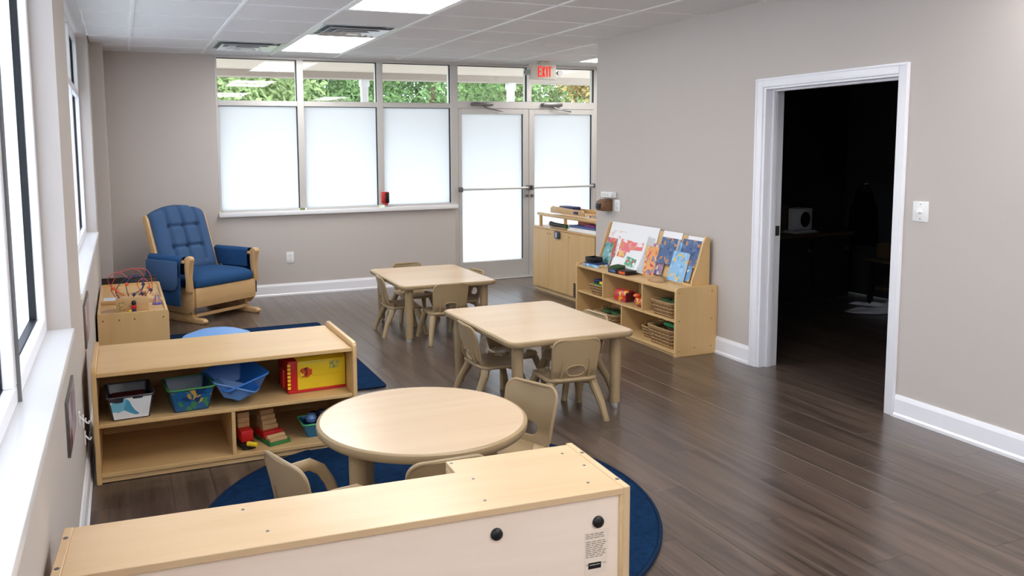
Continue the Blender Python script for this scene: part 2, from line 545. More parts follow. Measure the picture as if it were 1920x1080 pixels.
def left_window(idx, y0, y1, mulls, transom=True):
    w = struct_empty('window_%d' % idx, (0, y0, SILL))
    z1 = CEIL - SILL
    FXi, FXg, FXo = -0.295, -0.327, -0.44
    L = y1 - y0
    tz = 2.045 - SILL
    def frame(a, b, c, d, nm):
        MB().box(FXg, FXi, a, b, c, d).build(nm, 'trim', w, bev=0.003, seg=1)
    frame(0, 0.042, 0, z1, 'jamb'); frame(L - 0.042, L, 0, z1, 'jamb')
    frame(0.042, L - 0.042, 0, 0.05, 'bottom_rail'); frame(0.042, L - 0.042, z1 - 0.05, z1, 'head_rail')
    ed = [0.0] + [m - y0 for m in mulls] + [L]
    for m in ed[1:-1]:
        frame(m - 0.026, m + 0.026, 0.05, z1 - 0.05, 'mullion')
        if not transom:
            MB().box(FXi - 0.002, FXi + 0.010, m + 0.020, m + 0.030, 0.001, z1 - 0.05).build('mullion_bead', 'alu_dark', w, smooth=False)
    for a, b in zip(ed, ed[1:]):
        pa = a + (0.042 if a == 0 else 0.026); pb = b - (0.042 if b == L else 0.026)
        if transom:
            frame(pa, pb, tz - 0.028, tz + 0.028, 'transom_bar')
        for za, zb in (((0.05, tz - 0.028), (tz + 0.028, z1 - 0.05)) if transom else ((0.05, z1 - 0.05),)):
            g = 0.013
            mb = MB()
            mb.box(FXg - 0.030, FXg - 0.0005, pa - 0.012, pa + 0.004, za - 0.01, zb + 0.01)
            mb.box(FXg - 0.030, FXg - 0.0005, pb - 0.004, pb + 0.012, za - 0.01, zb + 0.01)
            mb.box(FXg - 0.030, FXg - 0.0005, pa + 0.004, pb - 0.004, za - 0.01, za + 0.004)
            mb.box(FXg - 0.030, FXg - 0.0005, pa + 0.004, pb - 0.004, zb - 0.004, zb + 0.01)
            mb.build('gasket', 'gasket', w, smooth=False)
            MB().box(FXg - 0.030, FXg - 0.024, pa + 0.004, pb - 0.004, za + 0.004, zb - 0.004).build('pane', 'frost' if za < 0.1 else 'glass', w, smooth=False)
    mb = MB()
    for m in ed:
        a = min(max(m, 0.02), L - 0.02)
        mb.box(FXo, FXg - 0.030, a - 0.02, a + 0.02, 0.0, z1)
    mb.build('outer_post', 'alu', w, smooth=False)
    MB().box(FXo, FXg - 0.030, 0.04, L - 0.04, 0.0, 0.03).build('outer_sill', 'alu', w, smooth=False)
    MB().box(FXg, XL + 0.012, -0.0, L, -0.034, 0.0).build('window_sill', 'sillwhite', w, bev=0.004)
    return w
left_window(2, W1[0], W1[1], [-2.60, -1.60, -0.60, 0.45, 1.50, 2.53], False)
left_window(3, W2[0], W2[1], [5.55, 6.65])

# back wall with storefront ---------------------------------------------
BX0, BX1, BX2, BX3 = 0.93, 3.565, 4.53, 5.47     # window left, door frame, mullion between doors, right end
mb = MB()
mb.box(-0.5, BX0, YB, YB + 0.16, 0, CEIL + 0.02)
mb.box(BX0, BX1, YB, YB + 0.16, 0, 0.87)
mb.box(BX3, XE + 0.15, YB, YB + 0.16, 0, CEIL + 0.02)
struct('wall_back', mb, 'wall', smooth=False)

sf = struct_empty('window_1', (0, YB, 0))
YF0, YF1, YG = 0.008, 0.11, 0.045
def bar(x0, x1, z0, z1, nm, parent=sf):
    return MB().box(x0, x1, YF0, YF1, z0, z1).build(nm, 'alu', parent, bev=0.003, seg=1)
HT = 2.50
bar(BX0, BX3, HT, CEIL + 0.02, 'head_rail')
bar(BX0, 0.957, 0.925, HT, 'jamb')
bar(1.769, 1.840, 0.935, HT, 'mullion'); bar(2.648, 2.719, 0.935, HT, 'mullion')
bar(3.518, 3.612, 0.0, HT, 'mullion')
bar(BX3 - 0.05, BX3, 0.0, HT, 'jamb')
for a, b in ((0.957, 1.769), (1.840, 2.648), (2.719, 3.518)):
    bar(a, b, 2.016, 2.072, 'transom_bar')
    bar(a, b, 0.90, 0.935, 'bottom_rail')
bar(3.612, BX3 - 0.05, 2.016, 2.10, 'door_header')
bar(4.497, 4.56, 2.10, HT, 'mullion')
def gasket(x0, x1, z0, z1, parent, g=0.008):
    mb = MB()
    mb.box(x1 - g, x1, YF0 + 0.012, YG, z0, z1)
    mb.box(x0, x1 - g, YF0 + 0.012, YG, z1 - g * 0.7, z1)
    mb.build('gasket', 'gasket', parent, smooth=False)
def pane(x0, x1, z0, z1, mat, parent=sf):
    MB().box(x0, x1, YG, YG + 0.006, z0, z1).build('pane', mat, parent, smooth=False)
for a, b in ((0.957, 1.769), (1.840, 2.648), (2.719, 3.518)):
    gasket(a, b, 0.935, 2.016, sf); gasket(a, b, 2.072, HT, sf)
    pane(a, b, 0.935, 2.016, 'frost'); pane(a, b, 2.072, HT, 'glass')
for a, b in ((3.612, 4.497), (4.56, BX3 - 0.05)):
    gasket(a, b, 2.10, HT, sf)
    pane(a, b, 2.10, HT, 'glass')
MB().box(BX0 - 0.008, BX1 + 0.02, -0.045, 0.01, 0.868, 0.912).build('window_sill', 'sillwhite', sf, bev=0.004)

def glass_door(idx, x0, x1, pull_right):
    d = struct_empty('door_%d' % idx, (0, YB, 0))
    z1 = 2.012
    gx0, gx1, gz0, gz1 = x0 + 0.045, x1 - 0.078, 0.225, 1.953
    if idx == 2:
        gx0, gx1 = x0 + 0.072, x1 - 0.03
    def st(a, b, c, e, nm):
        MB().box(a, b, 0.015, 0.075, c, e).build(nm, 'alu', d, bev=0.003, seg=1)
    st(x0, gx0, 0.02, z1, 'stile'); st(gx1, x1, 0.02, z1, 'stile')
    st(gx0, gx1, 0.02, gz0, 'bottom_rail'); st(gx0, gx1, gz1, z1, 'top_rail')
    MB().box(gx1 - 0.008, gx1, 0.02, 0.04, gz0, gz1).build('gasket', 'gasket', d, smooth=False)
    MB().box(gx0, gx1, 0.042, 0.048, gz0, gz1).build('pane', 'frost', d, smooth=False)
    zb = 1.083
    pb = MB().tube([(x0 + 0.005, -0.045, zb), (x1 - 0.02, -0.045, zb)], 0.013, 12).build('push_bar', 'alu', d)
    for xx in (x0 + 0.012, x1 - 0.03):
        MB().box(xx - 0.013, xx + 0.013, -0.06, 0.016, zb - 0.028, zb + 0.028).build('bar_bracket', 'alu_dark', pb, bev=0.004)
    lx = x1 - 0.03 if pull_right else x0 + 0.03
    MB().tube([(lx, 0.016, 0.985), (lx, -0.012, 0.985)], 0.016, 14).build('lock_cylinder', 'alu_dark', d)
    MB().box(x0, x1, -0.03, 0.10, 0.0, 0.016).build('threshold', 'alu', d, bev=0.004)
    # closer
    c = MB().box(x0 + 0.16, x0 + 0.42, -0.05, 0.014, 2.045, 2.085).build('door_closer', 'alu_dark', d, bev=0.006)
    MB().tube([(x0 + 0.30, -0.03, 2.045), (x0 + 0.34, -0.05, 2.015), (x0 + 0.55, -0.02, 1.985)], 0.008, 8).build('closer_arm', 'alu_dark', c)
    return d
glass_door(1, 3.615, 4.526, True)
glass_door(2, 4.531, 5.425, False)

# right wall --------------------------------------------------------------
def wall_local(name, mb, mat, **k):
    o = mb.build(name, mat, None, **k)
    o.location = (WX0, 0, 0); o.rotation_euler = (0, 0, WRZ)
    o['kind'] = 'structure'
    return o
TH = 0.15
mb = MB()
mb.box(0, TH, YS - 0.2, DY0, 0, CEIL + 0.02)
mb.box(0, TH, DY1, YEND, 0, CEIL + 0.02)
mb.box(0, TH, DY0, DY1, DZ, CEIL + 0.02)
wall_local('wall_right', mb, 'wall', smooth=False)
struct('wall_alcove', MB().box(4.30, XE + 0.15, YEND - 0.1, YEND, 0, CEIL + 0.02), 'wall', smooth=False)
struct('wall_alcove_side', MB().box(XE, XE + 0.15, YEND, YB + 0.15, 0, CEIL + 0.02), 'wall', smooth=False)
struct('wall_rear', MB().box(XO, 4.05, YS - 0.15, YS, 0, CEIL + 0.02), 'wall', smooth=False)
# the unlit store room behind the doorway
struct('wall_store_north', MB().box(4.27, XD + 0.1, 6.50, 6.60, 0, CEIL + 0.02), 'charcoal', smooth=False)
struct('wall_store_east', MB().box(XD, XD + 0.1, 1.4, 6.50, 0, CEIL + 0.02), 'store_shade_l', smooth=False)
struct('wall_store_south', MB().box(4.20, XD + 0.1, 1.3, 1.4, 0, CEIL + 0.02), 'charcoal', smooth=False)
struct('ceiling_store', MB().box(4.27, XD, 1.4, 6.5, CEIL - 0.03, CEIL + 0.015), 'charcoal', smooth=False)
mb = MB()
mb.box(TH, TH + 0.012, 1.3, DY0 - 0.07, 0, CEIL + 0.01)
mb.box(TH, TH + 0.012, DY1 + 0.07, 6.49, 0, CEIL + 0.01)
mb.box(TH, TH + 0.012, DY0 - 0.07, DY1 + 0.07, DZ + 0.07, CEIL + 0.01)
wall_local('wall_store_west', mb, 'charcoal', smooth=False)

# doorway casing and jamb
dc = struct_empty('trim_1', (WX0, 0, 0), WRZ)
CW = 0.064
def casing_piece(y0, y1, z0, z1, nm):
    MB().box(-0.018, 0, y0, y1, z0, z1).build(nm, 'trim', dc, bev=0.004)
casing_piece(DY0 - CW, DY0, 0, DZ + 0.06, 'casing'); casing_piece(DY1, DY1 + CW, 0, DZ + 0.06, 'casing')
casing_piece(DY0, DY1, DZ, DZ + 0.06, 'head_casing')
MB().box(-0.024, -0.018, DY0 - CW, DY0 - CW + 0.014, 0, DZ + 0.06).build('back_band', 'trim', dc, bev=0.002)
MB().box(-0.024, -0.018, DY1 + CW - 0.014, DY1 + CW, 0, DZ + 0.06).build('back_band', 'trim', dc, bev=0.002)
MB().box(-0.024, -0.018, DY0 - CW + 0.014, DY1 + CW - 0.014, DZ + 0.046, DZ + 0.06).build('back_band', 'trim', dc, bev=0.002)
MB().box(-0.004, TH + 0.006, DY1 - 0.018, DY1 + 0.001, 0, DZ).build('jamb', 'trim', dc, bev=0.002)
MB().box(-0.004, TH + 0.006, DY0 - 0.001, DY0 + 0.012, 0, DZ).build('jamb', 'trim', dc, bev=0.002)
MB().box(-0.004, TH + 0.006, DY0 + 0.012, DY1 - 0.018, DZ - 0.014, DZ + 0.001).build('head_jamb', 'trim', dc, bev=0.002)
MB().box(0.055, 0.10, DY1 - 0.032, DY1 - 0.018, 0, DZ - 0.014).build('door_stop', 'trim', dc, bev=0.002)
MB().box(0.055, 0.10, DY0 + 0.012, DY1 - 0.032, DZ - 0.028, DZ - 0.014).build('door_stop', 'trim', dc, bev=0.002)
MB().box(0.108, 0.146, DY1 - 0.021, DY1 - 0.0175, 0.93, 1.0).build('strike_plate', 'alu_dark', dc, bev=0.002)

# baseboards
def baseboard(name, poly_axis_len, loc, rz):
    prof = [(0, 0), (0.022, 0), (0.022, 0.016), (0.014, 0.026), (0.014, 0.105), (0.010, 0.118), (0.006, 0.130), (0, 0.130)]
    o = MB().prism(prof, 'x', 0, poly_axis_len).build(name, 'trim', None, smooth=False)
    o.location = loc; o.rotation_euler = (0, 0, rz); o['kind'] = 'structure'
    return o
baseboard('baseboard_back', BX1 - 0.0 + 0.10, (BX1, YB, 0), PI)
# prism runs along local x, thickness to local +y
baseboard('baseboard_left', 8.24 + 4.2, (XL, 8.24, 0), -PI / 2)
baseboard('baseboard_right_far', 4.90 - DY1 - CW, WP(DY1 + CW), WRZ + PI / 2)
baseboard('baseboard_right_near', DY0 - CW - YS, WP(YS), WRZ + PI / 2)
baseboard('baseboard_pilaster', 0.11, (-0.10, 8.245, 0), PI)
baseboard('baseboard_pilaster_side', YB - 8.245, (-0.10, YB, 0), -PI / 2)

# ---------------------------------------------------------------- ceiling fixtures
LLAB = ['glowing rectangular ceiling light panel nearest the back windows, beside two vents',
        'glowing ceiling light panel at the top edge of the photo',
        'added out-of-view ceiling light panel above the near shelf', 'added ceiling light panel, unseen behind the viewer, left row',
        'ceiling light panel partly hidden by the wall corner near the exit sign',
        'added out-of-view ceiling light panel near the right wall', 'added ceiling light panel, unseen behind the viewer, right row',
        'added, unseen rearmost ceiling light panel of the left row', 'added, unseen rearmost ceiling light panel of the right row']
for (li, l0, l1), lab in zip(LIGHTS, LLAB):
    xa, xb = GX[li] + 0.012, min(GX[li] + 0.668, XE - 0.02)
    t = thing('ceiling_light', lab, 'ceiling light', ((xa + xb) / 2, (l0 + l1) / 2, CEIL), 0, 'recessed ceiling light panels')
    w, h = (xb - xa) / 2, (l1 - l0) / 2 - 0.012
    f = 0.028
    mb = MB()
    mb.box(-w, -w + f, -h, h, 0, 0.018); mb.box(w - f, w, -h, h, 0, 0.018)
    mb.box(-w + f, w - f, -h, -h + f, 0, 0.018); mb.box(-w + f, w - f, h - f, h, 0, 0.018)
    mb.build('frame', 'tee', t, smooth=False)
    MB().box(-w + f, w - f, -h + f, h - f, 0.006, 0.014).build('diffuser', 'glow', t, smooth=False)
VL = ['square white ceiling air vent at the top left above the back window', 'square ceiling air vent between the two glowing light panels']
for (vi, v0), lab in zip(VENTS, VL):
    t = thing('ceiling_vent', lab, 'air vent', (GX[vi] + 0.34, v0 + 0.325, CEIL), 0, 'ceiling air vents')
    MB().box(-0.325, 0.325, -0.312, 0.312, 0.012, 0.018).build('backing', 'dark', t, smooth=False)
    mb = MB()
    for a, b, c, d in ((-0.326, -0.28, -0.313, 0.313), (0.28, 0.326, -0.313, 0.313), (-0.28, 0.28, -0.313, -0.268), (-0.28, 0.28, 0.268, 0.313)):
        mb.box(a, b, c, d, -0.002, 0.012)
    mb.build('frame', 'metal_vent', t, bev=0.002, seg=1)
    for q, s in enumerate((0.25, 0.18, 0.11)):
        sy = s * 0.95
        s2, zz = s - 0.052, -0.020 - q * 0.004
        mb = MB()
        o_ = [(-s, -sy), (s, -sy), (s, sy), (-s, sy)]
        i_ = [(-s2, -sy + 0.05), (s2, -sy + 0.05), (s2, sy - 0.05), (-s2, sy - 0.05)]
        A = [mb.bm.verts.new((p[0], p[1], zz)) for p in o_]; B = [mb.bm.verts.new((p[0], p[1], 0.008)) for p in i_]
        A2 = [mb.bm.verts.new((p[0], p[1], zz + 0.004)) for p in o_]; B2 = [mb.bm.verts.new((p[0], p[1], 0.012)) for p in i_]
        for e in range(4):
            f_ = (e + 1) % 4
            mb.bm.faces.new((A[e], A[f_], B[f_], B[e])); mb.bm.faces.new((A2[e], B2[e], B2[f_], A2[f_]))
            mb.bm.faces.new((A[e], A2[e], A2[f_], A[f_])); mb.bm.faces.new((B[e], B[f_], B2[f_], B2[e]))
        mb.build('louver', 'metal_vent', t, smooth=False)
    MB().box(-0.05, 0.05, -0.045, 0.045, -0.03, -0.024).build('center_plate', 'metal_vent', t, bev=0.002)

# exit sign ---------------------------------------------------------------
ex = thing('exit_sign', 'white EXIT sign with red letters hanging from ceiling above glass doors', 'exit sign', (4.52, 8.45, 2.335))
MB().box(-0.165, 0.165, -0.026, 0.026, 0.0, 0.172).build('housing', 'cream', ex, bev=0.006)
MB().box(-0.05, 0.05, -0.05, 0.05, 0.172, CEIL - 2.335).build('canopy', 'cream', ex, bev=0.004)
def letter(ch, x0):
    mb = MB()
    W_, H_, s = 0.042, 0.115, 0.013
    y0, y1, z0 = -0.031, -0.0255, 0.028
    if ch == 'E':
        mb.box(x0, x0 + s, y0, y1, z0, z0 + H_)
        for zz in (z0, z0 + H_ / 2 - s / 2, z0 + H_ - s):
            mb.box(x0 + s, x0 + W_ - (0.004 if zz == z0 + H_ / 2 - s / 2 else 0), y0, y1, zz, zz + s)
    elif ch == 'X':
        mb.prism([(x0, z0), (x0 + s, z0), (x0 + W_, z0 + H_), (x0 + W_ - s, z0 + H_)], 'y', y0, y1)
        mb.prism([(x0 + W_ - s, z0), (x0 + W_, z0), (x0 + s, z0 + H_), (x0, z0 + H_)], 'y', y0 + 0.0003, y1 - 0.0003)
    elif ch == 'I':
        mb.box(x0 + 0.012, x0 + 0.012 + s, y0, y1, z0, z0 + H_)
    else:
        mb.box(x0, x0 + W_, y0, y1, z0 + H_ - s, z0 + H_)
        mb.box(x0 + W_ / 2 - s / 2, x0 + W_ / 2 + s / 2, y0, y1, z0, z0 + H_ - s)
    mb.build('letter', 'redglow', ex, smooth=False)
for ch, xx in (('E', -0.072), ('X', -0.022), ('I', 0.026), ('T', 0.060)):
    letter(ch, xx)
for s in (-1, 1):
    h = MB().tube([(s * 0.165, 0, 0.075), (s * 0.20, -0.005, 0.075)], 0.010, 10).build('lamp_arm', 'cream', ex)
    mb = MB().tube([(s * 0.212, 0.03, 0.075), (s * 0.212, 0.0, 0.075), (s * 0.212, -0.035, 0.075)], [0.012, 0.030, 0.034], 18)
    mb.build('lamp_head', 'alu_dark', h)

# small devices -----------------------------------------------------------
al = thing('door_alarm', 'small red and black alarm box on the window mullion above the sill', 'alarm', (2.715, YB - 0.03, 0.955))
MB().box(-0.038, 0.038, -0.012, 0.038, 0, 0.128).build('body', 'red', al, bev=0.006)
MB().box(-0.008, 0.037, -0.020, -0.0115, 0.008, 0.120).build('front_cover', 'black', al, bev=0.005)
MB().box(-0.010, 0.024, -0.010, 0.0, -0.020, 0.0).build('pull_tab', 'red', al, bev=0.002)
def plate(name, label, cat, loc, rz, w, h, kind):
    t = thing(name, label, cat, loc, rz)
    MB().box(-w/2, w/2, -0.007, 0.0, -h/2, h/2).build('cover_plate', 'white', t, bev=0.003)
    if kind == 'outlet':
        for zz in (h * 0.2, -h * 0.2):
            r = MB().prism(rrect(w * 0.46, h * 0.25, 0.008, 4, 0, zz), 'y', -0.010, -0.0065).build('receptacle', 'white', t)
            MB().box(-w*0.1, -w*0.07, -0.0106, -0.0099, zz - 0.008, zz + 0.006).build('slot', 'black', r, smooth=False)
            MB().box(w*0.07, w*0.1, -0.0106, -0.0099, zz - 0.008, zz + 0.006).build('slot', 'black', r, smooth=False)
    elif kind == 'switch':
        MB().tube([(0, -0.006, 0.0), (0, -0.026, 0.004)], [0.013, 0.010], 12).build('switch_knob', 'white', t)
    for zz in (h * 0.36, -h * 0.36) if kind == 'switch' else (0,):
        MB().tube([(0, -0.0065, zz), (0, -0.0085, zz)], 0.003, 8).build('screw', 'alu_dark', t)
    return t
plate('wall_outlet', 'white electrical outlet plate low on the wall under the back window', 'outlet', (1.641, YB, 0.408), 0, 0.080, 0.122, 'outlet')
RWZ = WRZ - PI / 2    # local -y points into the room from the right wall
plate('light_switch', 'white light switch plate on the wall right of the dark doorway', 'light switch', WP(3.19, 0, 1.19), RWZ, 0.098, 0.112, 'switch')
plate('data_outlet', 'narrow white wall plate beside the brown dispenser', 'outlet', WP(6.315, 0, 1.03), RWZ, 0.09, 0.105, 'outlet')
dv = thing('wall_sensor', 'white oblong device on the wall above the brown dispenser', 'sensor', WP(6.445, 0, 1.122), RWZ)
MB().box(-0.10, 0.12, -0.045, 0, -0.026, 0.030).build('body', 'white', dv, bev=0.01)
MB().tube([(0.105, -0.044, 0.0), (0.105, -0.062, 0.0)], 0.018, 14).build('dial', 'white', dv)
for s in range(4):
    MB().box(-0.07 + s * 0.03, -0.055 + s * 0.03, -0.0465, -0.0445, -0.01, 0.012).build('vent_slot', 'cream', dv, smooth=False)
ds = thing('soap_dispenser', 'brown boxy dispenser mounted on the wall near the corner', 'dispenser', WP(6.475, 0, 0.975), RWZ)
MB().prism([(0, 0), (-0.095, 0.0), (-0.11, 0.03), (-0.10, 0.085), (-0.06, 0.105), (0, 0.105)], 'x', -0.055, 0.075).build('body', 'brown', ds, bev=0.006)
MB().box(-0.035, 0.045, -0.115, -0.104, 0.02, 0.07).build('front_window', 'black', ds, bev=0.003)

# posters and hooks on the left wall
def poster(label, y0, y1, z0, z1):
    t = thing('wall_poster', label, 'poster', (XL, (y0 + y1) / 2, (z0 + z1) / 2))
    w, h = y1 - y0, z1 - z0
    MB().box(0, 0.010, -w/2, w/2, -h/2, h/2).build('backing', 'alu_dark', t, bev=0.002)
    MB().box(0.0098, 0.0115, -w/2 + 0.015, w/2 - 0.015, -h/2 + 0.015, h/2 - 0.015).build('print', 'poster', t, smooth=False)
poster('framed print low on the left wall below the near windowsill', 3.0, 3.37, 0.525, 0.72)
poster('narrow print on the left wall beside the pier, below the far windowsill', 4.56, 5.06, 0.55, 0.775)
for (yy, zz), lab in zip(((3.70, 0.447), (3.98, 0.349), (4.05, 0.25)), ('uppermost white hook on the left wall beside the open shelf', 'middle small white hook on the left wall', 'lowest white hook on the left wall by the shelf end')):
    t = thing('wall_hook', lab, 'hook', (XL, yy, zz), 0, 'small white wall hooks')
    MB().box(0, 0.006, -0.016, 0.016, -0.03, 0.03).build('backplate', 'white', t, bev=0.002)
    MB().tube([(0.004, 0, 0.01), (0.018, 0, -0.008), (0.024, 0, -0.012), (0.028, 0, 0.0)], 0.004, 8).build('prong', 'white', t)

# ---------------------------------------------------------------- rugs
t = thing('round_rug', 'round navy blue shag rug under the round table', 'rug', (1.17, 3.2, 0.0))
RR = 0.975
def rug_top(u, v):
    a, r = 2 * PI * u, v * (RR - 0.02)
    return (r * math.cos(a), r * math.sin(a), 0.012)
MB().lathe([(RR - 0.02, 0.0), (RR - 0.016, 0.008), (RR - 0.02, 0.013), (0.5, 0.0135), (0, 0.0135)], 96).build('pile', 'rug', t)
MB().tube([((RR - 0.01) * math.cos(2*PI*i/96), (RR - 0.01) * math.sin(2*PI*i/96), 0.0085) for i in range(96)], 0.0085, 8, closed=True).build('binding', 'rug_edge', t)
t = thing('rectangular_rug', 'rectangular navy blue rug behind the low open shelf', 'rug', (0.925, 6.14, 0.0), -0.012)
MB().prism(rrect(1.26, 2.13, 0.03), 'z', 0.0, 0.013).build('pile', 'rug', t, bev=0.004)
MB().tube([(p[0], p[1], 0.008) for p in rrect(1.275, 2.145, 0.035)], 0.008, 8, closed=True).build('binding', 'rug_edge', t)

# ---------------------------------------------------------------- chairs
def star_radius(poly, c, ang):
    d = Vector((math.cos(ang), math.sin(ang)))
    best = None
    n = len(poly)
    for i in range(n):
        a = Vector(poly[i]) - Vector(c); b = Vector(poly[(i + 1) % n]) - Vector(c)
        e = b - a
        den = d.x * e.y - d.y * e.x
        if abs(den) < 1e-9:
            continue
        tt = (a.x * e.y - a.y * e.x) / den
        s = (a.x * d.y - a.y * d.x) / den
        if tt > 0 and -1e-6 <= s <= 1 + 1e-6:
            best = tt if best is None else max(best, tt)
    return best

def holed_plate(outer, c, hw, hh, fn, th, N=56, K=7):
    """plate with an oval hole; fn maps (u, v, depth) to 3D"""
    mb = MB()
    front, back = [], []
    for i in range(N):
        a = 2 * PI * i / N
        ro = star_radius(outer, c, a)
        n = 2.6
        ri = 1.0 / ((abs(math.cos(a)) / hw) ** n + (abs(math.sin(a)) / hh) ** n) ** (1 / n) if hw else 0.0
        fr, bk = [], []
        for k_ in range(K):
            r = ri + (ro - ri) * k_ / (K - 1)
            u, v = c[0] + r * math.cos(a), c[1] + r * math.sin(a)
            fr.append(mb.bm.verts.new(fn(u, v, 0))); bk.append(mb.bm.verts.new(fn(u, v, th)))
        front.append(fr); back.append(bk)
    for i in range(N):
        j = (i + 1) % N
        for k_ in range(K - 1):
            mb.bm.faces.new((front[i][k_], front[j][k_], front[j][k_+1], front[i][k_+1]))
            mb.bm.faces.new((back[i][k_], back[i][k_+1], back[j][k_+1], back[j][k_]))
        mb.bm.faces.new((front[i][-1], front[j][-1], back[j][-1], back[i][-1]))
        if hw:
            mb.bm.faces.new((front[i][0], back[i][0], back[j][0], front[j][0]))
    return mb

def make_chair(name, label, group, arms=False, h=0.48, k=1.0):
    t = thing(name, label, 'chair', (0, 0, 0), 0, group)
    SZ = 0.245 * k
    bw = 0.145 * k
    top = h - SZ
    # outline of backrest in (u, v): v is height above the seat
    outer = []
    for p in rrect(2 * bw, top + 0.02, 0.045, 6, 0, top / 2 - 0.01):
        vv = (p[1] + 0.02) / (top + 0.02)
        outer.append((p[0] * (0.90 + 0.10 * vv), p[1] + (0.008 * (1 - (p[0] / bw) ** 2) if vv > 0.7 else 0)))
    def bmap(u, v, d):
        lean = -0.135 * k - 0.045 * max(v, 0) / top + (0.02 * (1 - v / 0.05) if v < 0.05 else 0)
        return (u, lean + 0.9 * u * u - d, SZ + v)
    hc = (0, 0.055)
    b = holed_plate(outer, hc, 0.052, 0.030, bmap, 0.010).build('backrest', 'tan', t)
    lip = MB().tube([bmap(p[0] * 1.0, p[1], 0.006) for p in outer], 0.0078, 8, closed=True)
    lip.build('edge_rim', 'tan', b)
    hr = []
    for i in range(28):
        a = 2 * PI * i / 28
        r = 1.0 / ((abs(math.cos(a)) / 0.055) ** 2.6 + (abs(math.sin(a)) / 0.033) ** 2.6) ** (1 / 2.6)
        hr.append(bmap(hc[0] + r * math.cos(a), hc[1] + r * math.sin(a), 0.009))
    MB().tube(hr, 0.005, 6, closed=True).build('handle_rim', 'tan', b)
    for s in (-1, 1):
        MB().tube([bmap(s * 0.082, 0.125, 0.011), bmap(s * 0.085, 0.05, 0.016), bmap(s * 0.085, -0.01, 0.016)], [0.004, 0.007, 0.007], 8).build('back_rib', 'tan', b)
    so = rrect(2 * bw * 1.02, 0.29 * k, 0.06, 6, 0, 0.015 * k)
    def smap(u, v, d):
        z = SZ + 0.004 - 0.010 * math.cos(min(1, abs(u) / bw) * PI / 2) - max(0, (v - 0.10 * k)) ** 2 * 4.0 + max(0, (-v - 0.08 * k)) ** 2 * 5
        return (u, v, z - d)
    st = holed_plate(so, (0, 0.015 * k), 0, 0, smap, 0.022, 48, 7).build('seat', 'tan', t)
    MB().tube([smap(p[0], p[1], 0.013) for p in so], 0.0125, 8, closed=True).build('seat_rim', 'tan', st)
    for sx in (-1, 1):
        for sy in (-1, 1):
            y0 = 0.105 * k if sy > 0 else -0.085 * k
            p = [(sx * 0.085 * k, y0 * 0.8, SZ - 0.012), (sx * 0.128 * k, y0 * 1.08, SZ - 0.022), (sx * 0.140 * k, y0 * 1.22, SZ - 0.06),
                 (sx * 0.162 * k, y0 * (1.5 if sy > 0 else 1.75), 0.10), (sx * 0.178 * k, y0 * (1.75 if sy > 0 else 2.1), 0.008)]
            lg = MB().tube(p, [0.030, 0.029, 0.026, 0.021, 0.018], 10).build('leg', 'tan', t)
            MB().tube([(p[4][0] - sx * 0.0005, p[4][1], 0.012), (p[4][0], p[4][1], 0.0)], [0.0195, 0.020], 10).build('foot_cap', 'tan_dark', lg)
    if arms:
        for s in (-1, 1):
            pts = [(s * 0.135, -0.145, SZ + 0.125), (s * 0.150, -0.06, SZ + 0.135), (s * 0.158, 0.02, SZ + 0.132), (s * 0.160, 0.07, SZ + 0.10), (s * 0.156, 0.10, SZ + 0.05), (s * 0.140, 0.12, SZ - 0.012)]
            MB().tube(pts, [0.016, 0.018, 0.019, 0.019, 0.018, 0.017], 10, flat=(0.75, 1.25)).build('armrest', 'tan', t)
    return t

def face(dx, dy):
    return math.atan2(dy, dx) - PI / 2

G1, G2, G3 = 'child chairs at the near rectangular table', 'child chairs at the far rectangular table', 'child chairs at the round table'
chair0 = make_chair('child_chair', 'tan child chair on near side of nearer rectangular table, back toward viewer', G1)
chair0.location = (2.345, 4.105, 0); chair0.rotation_euler = (0, 0, face(0.10, 1))
dup(chair0, (2.08, 4.56, 0), face(1, -0.03), 'tan child chair on left side of the nearer rectangular table', G1)
dup(chair0, (2.645, 4.52, 0), face(-1, -0.05), 'tan child chair on the bookcase side of the nearer rectangular table', G1)
low = dup(chair0, (2.37, 4.87, 0), face(0.05, -1), 'tan child chair tucked under far side of nearer rectangular table', G1)
low.scale = (0.88, 0.88, 0.86)
dup(chair0, (2.15, 6.59, 0), face(1, -0.08), 'tan child chair on left side of the farther rectangular table', G2)
dup(chair0, (2.40, 6.17, 0), face(0.06, 1), 'tan child chair on near side of farther rectangular table, back toward viewer', G2)
dup(chair0, (2.71, 6.60, 0), face(-1, -0.08), 'tan child chair on the door side of the farther rectangular table', G2)
dup(chair0, (2.45, 7.11, 0), face(0, -1), 'tan child chair at far side of the farther table, facing the viewer', G2)
big = make_chair('child_chair', 'tan child chair right of the round table with oval hole in its back', G3, False, 0.49)
big.location = (1.505, 3.13, 0.0136); big.rotation_euler = (0, 0, face(-0.92, -0.40))
dup(big, (0.985, 2.68, 0.0136), face(0.02, 1), 'tan child chair between the round table and the near shelf, mostly hidden', G3)
arm = make_chair('child_armchair', 'tan toddler armchair left of the round table behind the near shelf', G3, True, 0.485)
arm.location = (0.63, 2.80, 0.0136); arm.rotation_euler = (0, 0, face(0.95, 0.31))

